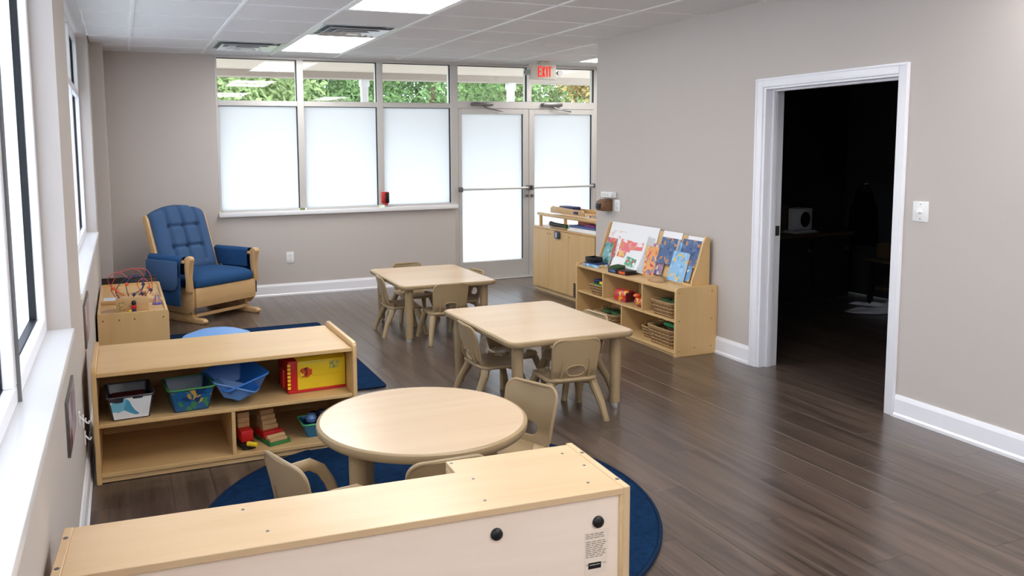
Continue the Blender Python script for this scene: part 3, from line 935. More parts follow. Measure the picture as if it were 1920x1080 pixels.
# ---------------------------------------------------------------- tables
def table_leg(parent, x, y, top, r=0.034):
    lg = MB().tube([(x, y, 0.155), (x, y, top)], [r * 0.97, r * 1.02], 20).build('leg', 'tan', parent)
    MB().tube([(x, y, 0.035), (x, y, 0.155)], r * 0.90, 18).build('leg_extension', 'tan_dark', lg)
    MB().tube([(x, y, 0.0), (x, y, 0.008), (x, y, 0.036)], [r * 0.8, r * 0.86, r * 0.82], 18).build('leveling_foot', 'chrome', lg)
def rect_table(label, cx, cy, w, d, rz, top=0.48):
    t = thing('activity_table', label, 'table', (cx, cy, 0), rz, 'rectangular maple tables')
    R = 0.05
    tt = MB().prism(rrect(w - 0.03, d - 0.03, R), 'z', top - 0.030, top).build('tabletop', 'maple_top', t, bev=0.0015, seg=1)
    mb = MB()
    n = 6
    loops = []
    for k_, (o, z) in enumerate([(0.014, -0.0004), (0.006, -0.001), (0.001, -0.006), (0, -0.014), (0.002, -0.026), (0.008, -0.033), (0.03, -0.036)]):
        loops.append([mb.bm.verts.new((p[0], p[1], top + z)) for p in rrect(w - 2 * o, d - 2 * o, max(0.01, R + 0.015 - o))])
    for A, B in zip(loops, loops[1:]):
        for i in range(len(A)):
            mb.bm.faces.new((A[i], A[(i+1) % len(A)], B[(i+1) % len(B)], B[i]))
    mb.build('edge_band', 'tan', tt)
    for sx in (-1, 1):
        for sy in (-1, 1):
            table_leg(t, sx * (w / 2 - 0.09), sy * (d / 2 - 0.10), top - 0.03)
rect_table('nearer rectangular maple table with tan edge and four tan legs', 2.365, 4.545, 0.83, 1.085, -0.008)
rect_table('farther rectangular maple table near the glass doors', 2.435, 6.60, 0.83, 1.05, -0.03, 0.475)
t = thing('round_table', 'round maple table with thick tan edge standing on the navy rug', 'table', (1.083, 3.05, 0.0136))
RT, TZ = 0.426, 0.466
tt = MB().lathe([(0, TZ), (RT - 0.016, TZ), (RT - 0.016, TZ - 0.03), (0, TZ - 0.03)], 96).build('tabletop', 'maple_top', t)
MB().lathe([(RT - 0.017, TZ - 0.0003), (RT - 0.008, TZ - 0.0006), (RT - 0.002, TZ - 0.005), (RT, TZ - 0.014), (RT - 0.002, TZ - 0.028), (RT - 0.008, TZ - 0.036), (RT - 0.03, TZ - 0.038), (RT - 0.03, TZ - 0.031)], 96).build('edge_band', 'tan', tt)
for a in (206, 296, 26, 116):
    table_leg(t, 0.345 * math.cos(math.radians(a)), 0.345 * math.sin(math.radians(a)), TZ - 0.03, 0.036)
for ch in t.children:
    if ch.name.startswith('leg'):
        for g in ch.children:
            pass

# ---------------------------------------------------------------- near shelf (seen from behind)
FS = thing('storage_shelf', 'long low maple shelf in front, seen from behind, with two black knobs', 'shelf', (1.295, 1.897, 0), math.radians(-3.6))
L_, D1_, D2_, HT_, SPL = 1.49, 0.262, 0.355, 0.60, -0.435
# local: x from -L_ (left) to 0 (right), y from 0 (back panel, toward the viewer) forward
MB().prism([(-L_ + 0.022, -0.006), (-0.022, -0.006), (-0.022, D2_), (SPL, D2_), (SPL, D1_), (-L_ + 0.022, D1_)], 'z', HT_ - 0.02, HT_).build('top', 'maple_pale', FS, bev=0.0015, seg=1)
def endp(x0, x1, d, nm='end_panel'):
    return MB().box(x0, x1, -0.006, d, 0.0, HT_ + 0.002).build(nm, 'maple_pale_z', FS, bev=0.002, seg=1)
e1 = endp(-L_, -L_ + 0.022, D1_); e2 = endp(-0.022, 0, D2_ + 0.008)
MB().box(SPL, SPL + 0.018, D1_, D2_, 0.0, HT_ - 0.02).build('divider', 'maple_pale_z', FS, bev=0.001, seg=1)
MB().box(-L_ + 0.022, -0.030, 0.003, 0.012, 0.03, HT_ - 0.02).build('back_panel', 'maple_back', FS, smooth=False)
MB().box(-0.032, -0.0215, -0.004, 0.014, 0.0, HT_ - 0.02).build('corner_strip', 'maple_edge', FS, bev=0.002)
for zz in (0.04, 0.30):
    MB().box(-L_ + 0.022, -0.022, 0.012, D1_ - 0.01, zz, zz + 0.018).build('shelf_board', 'maple_pale', FS, bev=0.001, seg=1)
for kx, kz in ((-0.405, 0.523), (-0.098, 0.508)):
    MB().lathe([(0, 0.012), (0.010, 0.011), (0.0165, 0.006), (0.0175, 0.0), (0.0, 0.0)], 28).xf(Matrix.Translation((kx, 0.003, kz)) @ Matrix.Rotation(PI / 2, 4, 'X')).build('knob', 'black', FS)
stk = MB().prism([(-0.140, 0.482), (-0.062, 0.486), (-0.072, 0.36), (-0.140, 0.35)], 'y', 0.0018, 0.003).build('sticker', plain('clear_label', srgb(240, 222, 202), 0.4), FS, smooth=False)
mb = MB()
rnd = random.Random(3)
for i in range(17):
    zz = 0.474 - i * 0.0056
    if i in (3, 13, 14, 15):
        continue
    xa = -0.136
    while xa < -0.08:
        w_ = rnd.uniform(0.006, 0.018)
        mb.box(xa, min(xa + w_, -0.072), 0.0010, 0.0018, zz, zz + 0.0020); xa += w_ + 0.0035
mb.build('small_print', plain('grey_ink', srgb(150, 138, 125), 0.6), stk, smooth=False, kind='stuff')
MB().box(-0.128, -0.088, 0.0010, 0.0018, 0.372, 0.390).build('barcode_patch', 'black', stk, smooth=False)
MB().box(-0.124, -0.092, 0.0004, 0.0010, 0.383, 0.3845).build('barcode_line', 'cream', stk, smooth=False)
def peg(x, y, z, par, r=0.006):
    MB().lathe([(0, 0.0012), (r * 0.8, 0.0012), (r, 0.0), (0, 0.0)], 10).xf(Matrix.Translation((x, y, z))).build('screw_cap', 'alu_dark', par)
for px, py in ((-L_ + 0.011, 0.04), (-L_ + 0.011, 0.20), (-0.011, 0.05), (-0.011, 0.27)):
    peg(px, py, HT_ + 0.002, FS, 0.007)
for px, py in ((-1.05, 0.22), (-1.0, 0.07), (-0.42, 0.05), (-0.40, 0.20), (-0.10, 0.06), (-0.07, 0.29), (-0.05, 0.18), (SPL + 0.012, D2_ - 0.02)):
    peg(px, py, HT_, FS, 0.005)

# ---------------------------------------------------------------- middle open shelf
MS = thing('open_shelf', 'low open two-tier maple shelf holding toy bins, left of the tables', 'shelf', (-0.17, 4.08, 0))
mw, md, mh = 1.262, 0.615, 0.562
def end_poly(d, h):
    return [(0.0, 0.0), (d, 0.0)] + [(d - 0.035 + 0.035 * math.cos(a), h - 0.035 + 0.035 * math.sin(a)) for a in [PI / 2 * i / 5 for i in range(6)]] + [(0.03 + 0.03 * math.cos(a), h - 0.03 + 0.03 * math.sin(a)) for a in [PI / 2 + PI / 2 * i / 5 for i in range(6)]]
for x0 in (0, mw - 0.022):
    MB().prism(end_poly(md, mh), 'x', x0, x0 + 0.022).build('end_panel', 'maple_y', MS, bev=0.0025, seg=1)
MB().box(0.022, mw - 0.022, 0.004, md - 0.012, mh - 0.048, mh - 0.028).build('top', 'maple', MS, bev=0.002, seg=1)
MB().box(0.022, mw - 0.022, 0.010, md - 0.012, 0.270, 0.288).build('shelf_board', 'maple', MS, bev=0.002, seg=1)
MB().box(0.022, mw - 0.022, 0.010, md - 0.012, 0.030, 0.050).build('bottom_board', 'maple', MS, bev=0.002, seg=1)
MB().box(0.022, mw - 0.022, 0.02, 0.034, 0.004, 0.030).build('kick_strip', 'maple_edge', MS, smooth=False)
MB().box(0.622, 0.640, 0.012, md - 0.012, 0.050, 0.270).build('divider', 'maple_y', MS, bev=0.001, seg=1)
MB().box(0.022, mw - 0.022, md - 0.012, md - 0.004, 0.004, mh - 0.030).build('back_panel', 'maple', MS, smooth=False)

def open_bin(t, w0, d0, w1, d1, h, mat_side, mat_rim, th=0.006, inner=None):
    """tapered open container: base w0 x d0, rim w1 x d1"""
    mb = MB()
    def loop(w, d, z, r):
        return [mb.bm.verts.new((p[0], p[1], z)) for p in rrect(w, d, r, 4)]
    A = loop(w0, d0, 0, 0.012); B = loop(w1, d1, h, 0.018)
    C = loop(w1 - 2 * th, d1 - 2 * th, h, 0.014); D = loop(w0 - 2 * th, d0 - 2 * th, th, 0.01)
    for P_, Q_ in ((A, B), (B, C), (C, D)):
        for i in range(len(P_)):
            mb.bm.faces.new((P_[i], P_[(i+1) % len(P_)], Q_[(i+1) % len(Q_)], Q_[i]))
    mb.bm.faces.new(A); mb.bm.faces.new(D)
    b = mb.build('bin_body', mat_side, t)
    MB().tube([(p[0], p[1], h) for p in rrect(w1 + 0.004, d1 + 0.004, 0.02, 4)], 0.005, 8, closed=True).build('bin_rim', mat_rim, b)
    return b
M['bin_white'] = cover('white_blue_wave_print', [srgb(232, 236, 240), srgb(120, 190, 215), srgb(80, 160, 195), srgb(225, 232, 238)], 9)
M['bin_sea'] = cover('blue_sea_print', [srgb(30, 90, 140), srgb(24, 60, 110), srgb(60, 130, 90), srgb(190, 150, 70)], 22)
ZT, ZB = 0.289, 0.051
def bin_label(t, w0, d0, w1, d1, h, mat, z0=0.006, z1=None, notch=False):
    z1 = z1 or h - 0.006
    f = lambda z: -(d0 + (d1 - d0) * z / h) / 2 - 0.0015
    hw = lambda z: (w0 + (w1 - w0) * z / h) / 2 - 0.010
    top = [(hw(z1), z1)]
    if notch:
        top += [(0.055, z1), (0.05, z1 - 0.008), (0.01, z1 - 0.008), (0.005, z1 + 0.004), (-0.03, z1 + 0.004), (-0.036, z1 - 0.02), (-0.06, z1 - 0.022)]
    top += [(-hw(z1), z1 - (0.014 if notch else 0))]
    poly = [(-hw(z0), z0), (hw(z0), z0)] + top
    mb = MB()
    A = [mb.bm.verts.new((x, f(z), z)) for x, z in poly]; B = [mb.bm.verts.new((x, f(z) - 0.0025, z)) for x, z in poly]
    mb.bm.faces.new(A); mb.bm.faces.new(B[::-1])
    for i in range(len(A)):
        mb.bm.faces.new((A[i], A[(i+1) % len(A)], B[(i+1) % len(B)], B[i]))
    return mb.build('front_label', mat, t, smooth=False)
M['smoky'] = plain('smoky_clear_plastic', srgb(62, 60, 66), 0.25)
M['seadark'] = plain('deep_blue_plastic', srgb(30, 66, 92), 0.35)
t = thing('storage_bin', 'bin with white and blue label and dark red contents on upper shelf', 'storage bin', (-0.012, 4.225, ZT), 0.06)
bb = open_bin(t, 0.170, 0.20, 0.205, 0.26, 0.118, 'smoky', 'smoky')
bin_label(t, 0.170, 0.20, 0.205, 0.26, 0.118, 'bin_white', notch=True)
MB().box(-0.080, 0.080, -0.08, 0.10, 0.03, 0.085).build('contents', 'maroon', t, bev=0.012)
t = thing('storage_bin', 'blue bin with dark sea-print front and green rim, second on upper shelf', 'storage bin', (0.262, 4.225, ZT), 0.08)
bb = open_bin(t, 0.165, 0.18, 0.215, 0.25, 0.118, 'seadark', 'green')
bin_label(t, 0.165, 0.18, 0.215, 0.25, 0.118, 'bin_sea')
t = thing('blue_tray', 'empty bright blue scoop tray tilted beside the sea-print bin', 'tray', (0.515, 4.28, ZT + 0.034), 0.28)
open_bin(t, 0.12, 0.20, 0.235, 0.30, 0.105, 'bluep', 'bluep')
t.rotation_euler = (math.radians(8), math.radians(-14), 0.28)
t = thing('scoop_basket', 'pale blue perforated basket lying across the blue tray', 'basket', (0.475, 4.165, ZT + 0.034), -0.35)
open_bin(t, 0.09, 0.10, 0.21, 0.13, 0.060, 'bluemid', 'bluemid', 0.004)
t.rotation_euler = (math.radians(-6), math.radians(14), -0.35)
t = thing('toy_box', 'yellow and red cardboard toy box on the right of the upper shelf', 'box', (0.905, 4.33, ZT), 0.05)
MB().box(-0.155, 0.155, -0.115, 0.115, 0, 0.014).build('base', 'red', t, bev=0.002)
MB().box(-0.155, -0.105, -0.115, 0.115, 0.014, 0.172).build('side_panel', 'red', t, bev=0.002)
MB().prism([(-0.112, 0.014), (0.115, 0.014), (0.115, 0.182), (-0.085, 0.186), (-0.118, 0.165)], 'x', -0.105, 0.155).build('body', 'yellow', t, bev=0.003)
MB().box(-0.102, 0.153, -0.1205, -0.1125, 0.085, 0.168).build('flap', 'yellow', t, bev=0.002)
MB().box(-0.086, 0.05, -0.1215, -0.1195, 0.155, 0.163).build('print_strip', plain('pale_print', srgb(214, 200, 90), 0.5), t, smooth=False)
pr = cover('red_sunburst_print', [srgb(210, 80, 40), srgb(120, 50, 40), srgb(230, 190, 50)], 40)
MB().prism([(-0.062 + 0.032 * math.cos(2*PI*i/14) * (1 + 0.2 * (i % 2)), 0.108 + 0.024 * math.sin(2*PI*i/14) * (1 + 0.2 * (i % 2))) for i in range(14)], 'y', -0.1222, -0.1200).build('print_emblem', pr, t, smooth=False)
gb = cover('grey_blue_print', [srgb(212, 196, 80), srgb(110, 120, 110), srgb(160, 160, 100)], 60)
MB().box(0.065, 0.118, -0.1218, -0.1200, 0.115, 0.155).build('print_picture', gb, t, smooth=False)
for i in range(7):
    MB().box(-0.158, -0.150 + 0.008, -0.118, -0.114, 0.025 + i * 0.02, 0.038 + i * 0.02).build('side_print', 'yellow', t, smooth=False)
MB().box(-0.172, -0.1555, -0.07, 0.0, 0.02, 0.12).build('side_tab', 'red', t, bev=0.006)

t = thing('wooden_toy', 'red toy with stacked wooden blocks beside the shelf divider', 'toy', (0.525, 4.22, ZB), 0.15)
MB().box(-0.035, 0.035, -0.09, 0.09, 0.0, 0.03).build('base', 'black', t, bev=0.006)
MB().box(-0.032, 0.032, -0.06, 0.06, 0.03, 0.09).build('block', 'red', t, bev=0.008)
for i in range(3):
    MB().box(-0.030, 0.030, 0.0, 0.055, 0.0905 + i * 0.026, 0.115 + i * 0.026).build('block', 'oak', t, bev=0.002)
MB().tube([(-0.01, -0.09, 0.034), (0.03, -0.125, 0.03)], 0.012, 10).build('peg', 'yellow', t)
t = thing('wooden_truck', 'wooden block toy with red sides and green base, center of the lower shelf', 'toy', (0.665, 4.25, ZB), 0.28)
MB().prism([(-0.06, -0.11), (0.06, -0.11), (0.075, 0.0), (0.06, 0.10), (-0.06, 0.10)], 'z', 0.0, 0.014).build('base', 'green', t, bev=0.003)
MB().box(-0.055, 0.055, -0.03, 0.09, 0.0145, 0.05).build('body', 'red', t, bev=0.005)
for i in range(4):
    MB().box(-0.042 + i * 0.002, 0.042 - i * 0.002, 0.0 + i * 0.012, 0.085, 0.0505 + i * 0.024, 0.074 + i * 0.024).build('block', 'oak', t, bev=0.002)
MB().tube([(-0.05, -0.055, 0.028), (0.05, -0.05, 0.028)], 0.013, 10).build('roller', 'oak_y', t)
MB().box(-0.05, 0.045, -0.10, -0.07, 0.0145, 0.032).build('plank_piece', 'oak_y', t, bev=0.003)
t = thing('fabric_basket', 'small teal basket filled with dark blue and red bits behind the round table', 'basket', (0.90, 4.24, ZB))
open_bin(t, 0.11, 0.11, 0.16, 0.16, 0.075, 'teal', 'mint')
for i, (x_, y_, m_) in enumerate(((-0.03, 0.0, 'navy'), (0.035, -0.02, 'maroon'), (0.0, 0.035, 'black'), (0.04, 0.03, 'navy'), (-0.03, -0.035, 'bluemid'))):
    MB().lathe([(0, 0.0), (0.025, 0.012), (0.03, 0.03), (0.02, 0.05), (0, 0.055)], 10).xf(Matrix.Translation((x_, y_, 0.045 + 0.006 * i))).build('contents', m_, t)

# ---------------------------------------------------------------- small low shelf by the left wall with bead maze
SS = thing('low_cabinet', 'small low maple cabinet against the left wall beside the blue glider', 'cabinet', (-0.195, 6.135, 0))
sw_, sd_, sh_ = 0.468, 1.38, 0.435
MB().prism(rrect(sw_, sh_, 0.02, 4, sw_ / 2, sh_ / 2), 'y', 0, 0.02).build('end_panel', 'maple_z', SS, bev=0.002, seg=1)
MB().prism(rrect(sw_, sh_, 0.02, 4, sw_ / 2, sh_ / 2), 'y', sd_ - 0.02, sd_).build('end_panel', 'maple_z', SS, bev=0.002, seg=1)
MB().box(0.004, sw_ - 0.022, 0.02, sd_ - 0.02, sh_ - 0.038, sh_ - 0.020).build('top', 'maple_y', SS, bev=0.001, seg=1)
MB().box(sw_ - 0.022, sw_ - 0.004, 0.02, sd_ - 0.02, 0.02, sh_ - 0.006).build('front_rail', 'maple_y', SS, bev=0.004)
MB().box(0.0, 0.016, 0.02, sd_ - 0.02, 0.02, sh_ + 0.0).build('back_panel', 'maple_y', SS, bev=0.002, seg=1)
MB().box(0.016, sw_ - 0.022, 0.47, 0.484, sh_ - 0.020, sh_ + 0.012).build('tray_lip', 'maple_edge', SS, bev=0.003)
for px in (0.035, 0.14, 0.24, 0.43):
    MB().lathe([(0, 0.001), (0.006, 0.001), (0.006, 0.0), (0, 0)], 10).xf(Matrix.Translation((px, -0.0002, sh_ - 0.05)) @ Matrix.Rotation(PI / 2, 4, 'X')).build('screw_cap', 'brown', SS)
TZS = sh_ - 0.0195
t = thing('wooden_crate', 'tan wooden crate with small prints, on the low cabinet under the wire loops', 'box', (0.035, 6.32, TZS), 0.0)
def crate(t, w, d, h, th, mat):
    MB().box(-w/2, w/2, -d/2, -d/2 + th, 0, h).build('side', mat, t, bev=0.002)
    MB().box(-w/2, w/2, d/2 - th, d/2, 0, h).build('side', mat, t, bev=0.002)
    MB().box(-w/2, -w/2 + th, -d/2 + th, d/2 - th, 0, h).build('side', mat, t, bev=0.002)
    MB().box(w/2 - th, w/2, -d/2 + th, d/2 - th, 0, h).build('side', mat, t, bev=0.002)
    MB().box(-w/2 + th, w/2 - th, -d/2 + th, d/2 - th, 0, 0.01).build('bottom', mat, t, smooth=False)
crate(t, 0.215, 0.26, 0.115, 0.010, 'oak_y')
pp = cover('faded_plant_print', [srgb(205, 168, 118), srgb(150, 140, 80), srgb(120, 110, 60)], 60)
MB().prism([(-0.07 + 0.033 * math.cos(2*PI*i/12) , 0.055 + 0.035 * math.sin(2*PI*i/12)) for i in range(12)], 'y', -0.1312, -0.1300).build('print_emblem', pp, t, smooth=False)
MB().box(-0.09, 0.09, -0.10, 0.11, 0.075, 0.092).build('lid_tray', 'oak_y', t, bev=0.004)
t2 = thing('bead_maze', 'looping red and blue wire bead maze standing in the wooden crate', 'toy', (0.05, 6.36, TZS + 0.093))
t2.scale = (1.2, 1.2, 1.25)
wires = [('wire_red', [(-0.10, 0.0, 0.0), (-0.125, -0.02, 0.06), (-0.08, -0.04, 0.145), (0.0, -0.02, 0.165), (0.07, 0.0, 0.155), (0.10, 0.02, 0.11), (0.105, 0.03, 0.03), (0.09, 0.05, 0.0)]),
         ('wire_red', [(-0.05, 0.05, 0.0), (-0.12, 0.06, 0.05), (-0.14, 0.05, 0.11), (-0.08, 0.06, 0.14), (-0.02, 0.06, 0.10), (0.02, 0.05, 0.15), (0.06, 0.06, 0.10), (0.04, 0.05, 0.0)]),
         ('wire_blue', [(-0.08, -0.03, 0.0), (-0.10, -0.06, 0.05), (-0.04, -0.07, 0.12), (0.03, -0.06, 0.13), (0.05, -0.05, 0.06), (0.0, -0.05, 0.02), (0.0, -0.04, 0.0)]),
         ('wire_blue', [(-0.03, 0.02, 0.0), (-0.04, 0.0, 0.08), (0.02, 0.02, 0.12), (0.06, 0.02, 0.07), (0.03, 0.02, 0.0)]),
         ('wire_red', [(0.06, -0.05, 0.0), (0.09, -0.06, 0.06), (0.06, -0.07, 0.11), (0.02, -0.06, 0.08), (0.05, -0.05, 0.02), (0.04, -0.06, 0.0)])]
def smooth_path(p, n=6):
    out = []
    P_ = [Vector(q) for q in p]
    for i in range(len(P_) - 1):
        a, b, c, d = P_[max(i-1, 0)], P_[i], P_[i+1], P_[min(i+2, len(P_)-1)]
        for j in range(n):
            s = j / n
            out.append(0.5 * ((2*b) + (c-a)*s + (2*a-5*b+4*c-d)*s*s + (-a+3*b-3*c+d)*s**3))
    out.append(P_[-1])
    return out
for m_, p in wires:
    wo = MB().tube(smooth_path(p), 0.0024, 6).build('wire', m_, t2)
    for j, bc in ((1, 'orange'), (len(p) - 2, 'navy')):
        MB().lathe([(0, -0.011), (0.009, -0.006), (0.011, 0), (0.009, 0.006), (0, 0.011)], 10).xf(Matrix.Translation(Vector(p[j]) * 0.93)).build('bead', bc, wo)
MB().prism([(0.10, -0.03), (0.145, 0.0), (0.145, 0.04), (0.10, 0.04)], 'z', -0.001, 0.004).build('base_plate', 'oak_y', t2, bev=0.001)
t = thing('wire_cone', 'purple wire cone standing at the right of the bead maze', 'toy', (0.21, 6.50, TZS))
MB().lathe([(0, 0), (0.035, 0.0), (0.036, 0.006), (0, 0.006)], 16).build('base', 'purple', t)
for i in range(6):
    a = 2 * PI * i / 6
    MB().tube([(0.032 * math.cos(a), 0.032 * math.sin(a), 0.004), (0.004 * math.cos(a), 0.004 * math.sin(a), 0.085)], 0.0025, 6).build('wire', 'purple', t)
t = thing('toy_figure', 'small toy figure in red and black with yellow piece in front of the crate', 'toy', (0.045, 6.175, TZS))
MB().box(-0.014, 0.014, -0.010, 0.010, 0, 0.034).build('legs', 'navy', t, bev=0.004)
MB().box(-0.017, 0.017, -0.011, 0.011, 0.034, 0.062).build('torso', 'red', t, bev=0.005)
MB().lathe([(0, 0.062), (0.012, 0.064), (0.017, 0.078), (0.012, 0.092), (0, 0.096)], 12).build('head', 'black', t)
MB().box(-0.036, -0.016, -0.012, 0.006, 0, 0.03).build('block', 'yellow', t, bev=0.004)
t = thing('paper_sheet', 'pale blue-white paper lying on the low cabinet behind the crate', 'paper', (-0.09, 6.80, TZS))
MB().box(-0.075, 0.075, -0.12, 0.12, 0.0, 0.003).build('sheet', plain('pale_sheet', srgb(205, 212, 228), 0.6), t, smooth=False)
# black low divider behind the cabinet
t = thing('room_divider', 'dark panel standing behind the low cabinet at the wall corner', 'divider', (0.02, 7.56, 0))
MB().box(-0.21, 0.225, -0.012, 0.012, 0.0, 0.47).build('board', 'black', t, bev=0.002)
MB().box(-0.21, 0.225, -0.016, 0.016, 0.47, 0.482).build('top_edge', 'black', t, bev=0.002)

# pouf
t = thing('floor_pouf', 'pale blue round vinyl pouf on the rug, just showing above the open shelf', 'pouf', (0.56, 5.75, 0.014))
MB().lathe([(0, 0.0), (0.20, 0.0), (0.245, 0.03), (0.262, 0.12), (0.255, 0.24), (0.225, 0.285), (0.15, 0.312), (0.05, 0.318), (0, 0.318)], 40).build('body', 'pale_blue', t)
MB().tube([(0.258 * math.cos(2*PI*i/40), 0.258 * math.sin(2*PI*i/40), 0.235) for i in range(40)], 0.005, 6, closed=True).build('piping', 'bluep', t)

# ---------------------------------------------------------------- glider chair
GL = thing('glider_chair', 'wooden glider chair with blue cushions in the corner below the window', 'chair', (0.69, 8.09, 0), math.radians(-146))
GL.scale = (1.14, 1.10, 1.02)
# local +y is the front
def gbox(nm, m_, a, bev=0.006, par=GL):
    return MB().box(*a).build(nm, m_, par, bev=bev)
for s in (-1, 1):
    # base runner with rounded toes
    prof = [(-0.30, 0.0), (0.34, 0.0), (0.36, 0.02), (0.355, 0.04), (0.32, 0.05), (0.24, 0.045), (0.20, 0.075), (-0.22, 0.075), (-0.30, 0.04)]
    MB().prism(prof, 'x', s * 0.275 - 0.022, s * 0.275 + 0.022).build('base_runner', 'oak_y', GL, bev=0.006)
    MB().box(s * 0.275 - 0.012, s * 0.275 + 0.012, -0.18, 0.20, 0.076, 0.16).build('base_upright', 'oak', GL, bev=0.004)
    # outer side panel
    MB().prism([(-0.27, 0.10), (0.20, 0.085), (0.26, 0.14), (0.27, 0.165), (0.27, 0.31), (-0.27, 0.31)], 'x', s * 0.315 - 0.010, s * 0.315 + 0.010).build('side_panel', 'oak_y', GL, bev=0.004)
    # front arm post, turned outward at top
    MB().prism([(0.225, 0.29), (0.275, 0.29), (0.265, 0.42), (0.285, 0.54), (0.30, 0.58), (0.285, 0.605), (0.25, 0.61), (0.22, 0.59), (0.215, 0.50), (0.225, 0.40)], 'x', s * 0.335 - 0.024, s * 0.335 + 0.024).build('arm_post', 'oak', GL, bev=0.009)
    MB().box(s * 0.335 - 0.035, s * 0.335 + 0.035, -0.26, 0.235, 0.545, 0.572).build('arm_rail', 'oak_y', GL, bev=0.008)
    MB().box(s * 0.335 - 0.018, s * 0.335 + 0.018, -0.25, -0.21, 0.30, 0.556).build('rear_post', 'oak', GL, bev=0.005)
gbox('base_stretcher', 'oak_y', (-0.253, 0.253, 0.19, 0.215, 0.045, 0.075), 0.004)
gbox('base_stretcher', 'oak_y', (-0.253, 0.253, -0.215, -0.19, 0.045, 0.075), 0.004)
gbox('front_apron', 'oak_y', (-0.303, 0.303, 0.262, 0.284, 0.145, 0.318), 0.004)
gbox('rear_apron', 'oak_y', (-0.303, 0.303, -0.27, -0.25, 0.16, 0.312), 0.004)
gbox('seat_deck', 'oak_y', (-0.303, 0.303, -0.25, 0.262, 0.292, 0.312), 0.003)
# seat cushion
def pillow(mb, x0, x1, y0, y1, z0, z1, n=18, puff=0.02):
    def f(sgn):
        def g(u, v):
            a, b = 2 * u - 1, 2 * v - 1
            e = (1 - abs(a) ** 5) * (1 - abs(b) ** 5)
            zz = z1 - 0.03 * (1 - e ** 0.6 if e > 0 else 1) + puff * e if sgn > 0 else z0 + 0.012 * (1 - (e if e > 0 else 0))
            k1 = 1 - 0.06 * abs(b) ** 8
            k2 = 1 - 0.06 * abs(a) ** 8
            return ((x0 + x1) / 2 + a * k1 * (x1 - x0) / 2, (y0 + y1) / 2 + b * k2 * (y1 - y0) / 2, zz)
        return g
    mb.grid(f(1), n, n); mb.grid(f(-1), n, n)
    # side wall
    def side(u, v):
        q = (u * 4) % 4
        i = int(q); s = q - i
        a, b = [(-1 + 2 * s, -1), (1, -1 + 2 * s), (1 - 2 * s, 1), (-1, 1 - 2 * s)][i]
        t_ = f(1)((a + 1) / 2, (b + 1) / 2); d_ = f(-1)((a + 1) / 2, (b + 1) / 2)
        bulge = 0.008 * math.sin(PI * v)
        cx, cy = (x0 + x1) / 2, (y0 + y1) / 2
        x_, y_ = t_[0], t_[1]
        L = math.hypot(x_ - cx, y_ - cy)
        return (x_ + (x_ - cx) / L * bulge, y_ + (y_ - cy) / L * bulge, d_[2] + (t_[2] - d_[2]) * v)
    mb.grid(side, 4 * (n - 1), 6, closed_u=True)
    return mb
pillow(MB(), -0.298, 0.298, -0.20, 0.292, 0.313, 0.425).build('seat_cushion', 'blue_deep', GL, angle=60)
# back: side rails, crest and tufted cushion leaning back
BT = Matrix.Translation((0, -0.19, 0.36)) @ Matrix.Rotation(math.radians(17), 4, 'X')
for s in (-1, 1):
    MB().prism([(-0.03, 0.0), (0.03, 0.0), (0.026, 0.56), (0.012, 0.60), (-0.02, 0.60), (-0.034, 0.56)], 'x', s * 0.285 - 0.013, s * 0.285 + 0.013).xf(BT).build('back_rail', 'oak', GL, bev=0.005)
MB().tube([(-0.285 + 0.57 * i / 16, -0.006, 0.585 + 0.075 * math.sin(PI * i / 16)) for i in range(17)], 0.017, 10).xf(BT).build('crest_rail', 'oak_y', GL)
MB().box(-0.272, 0.272, -0.022, -0.008, 0.02, 0.58).xf(BT).build('back_board', 'oak', GL, smooth=False)
def bh(u):
    return 0.585 + 0.075 * math.sin(PI * u) ** 0.8 if 0 < u < 1 else 0.585
tu_x = [0.24, 0.5, 0.76]
def back_front(u, v):
    hgt = bh(u)
    x_ = (u - 0.5) * 0.55
    z_ = 0.02 + v * (hgt - 0.0)
    e = (1 - abs(2 * u - 1) ** 6) * (1 - abs(2 * v - 1) ** 8)
    y_ = 0.015 + 0.085 * max(e, 0) ** 0.5
    # seams
    vr = z_ / 0.66
    for tx in tu_x:
        if vr > 0.16:
            y_ -= 0.026 * math.exp(-((u - tx) / 0.028) ** 2)
    for rz_, a_, b_ in ((0.70, 0.24, 0.76), (0.40, 0.24, 0.76)):
        if a_ - 0.03 < u < b_ + 0.03:
            y_ -= 0.022 * math.exp(-((vr - rz_) / 0.022) ** 2)
    for tx in tu_x:
        for rz_ in (0.70, 0.40):
            y_ -= 0.012 * math.exp(-((u - tx) / 0.05) ** 2 - ((vr - rz_) / 0.045) ** 2)
    return (x_, y_, z_)
mb = MB().grid(back_front, 61, 61)
mb.grid(lambda u, v: ((u - 0.5) * 0.55, -0.004 + (0.019 if u in (0, 1) or v in (0, 1) else 0), 0.02 + v * bh(u)), 61, 61)
mb.xf(BT).build('back_cushion', 'blue', GL, angle=80)
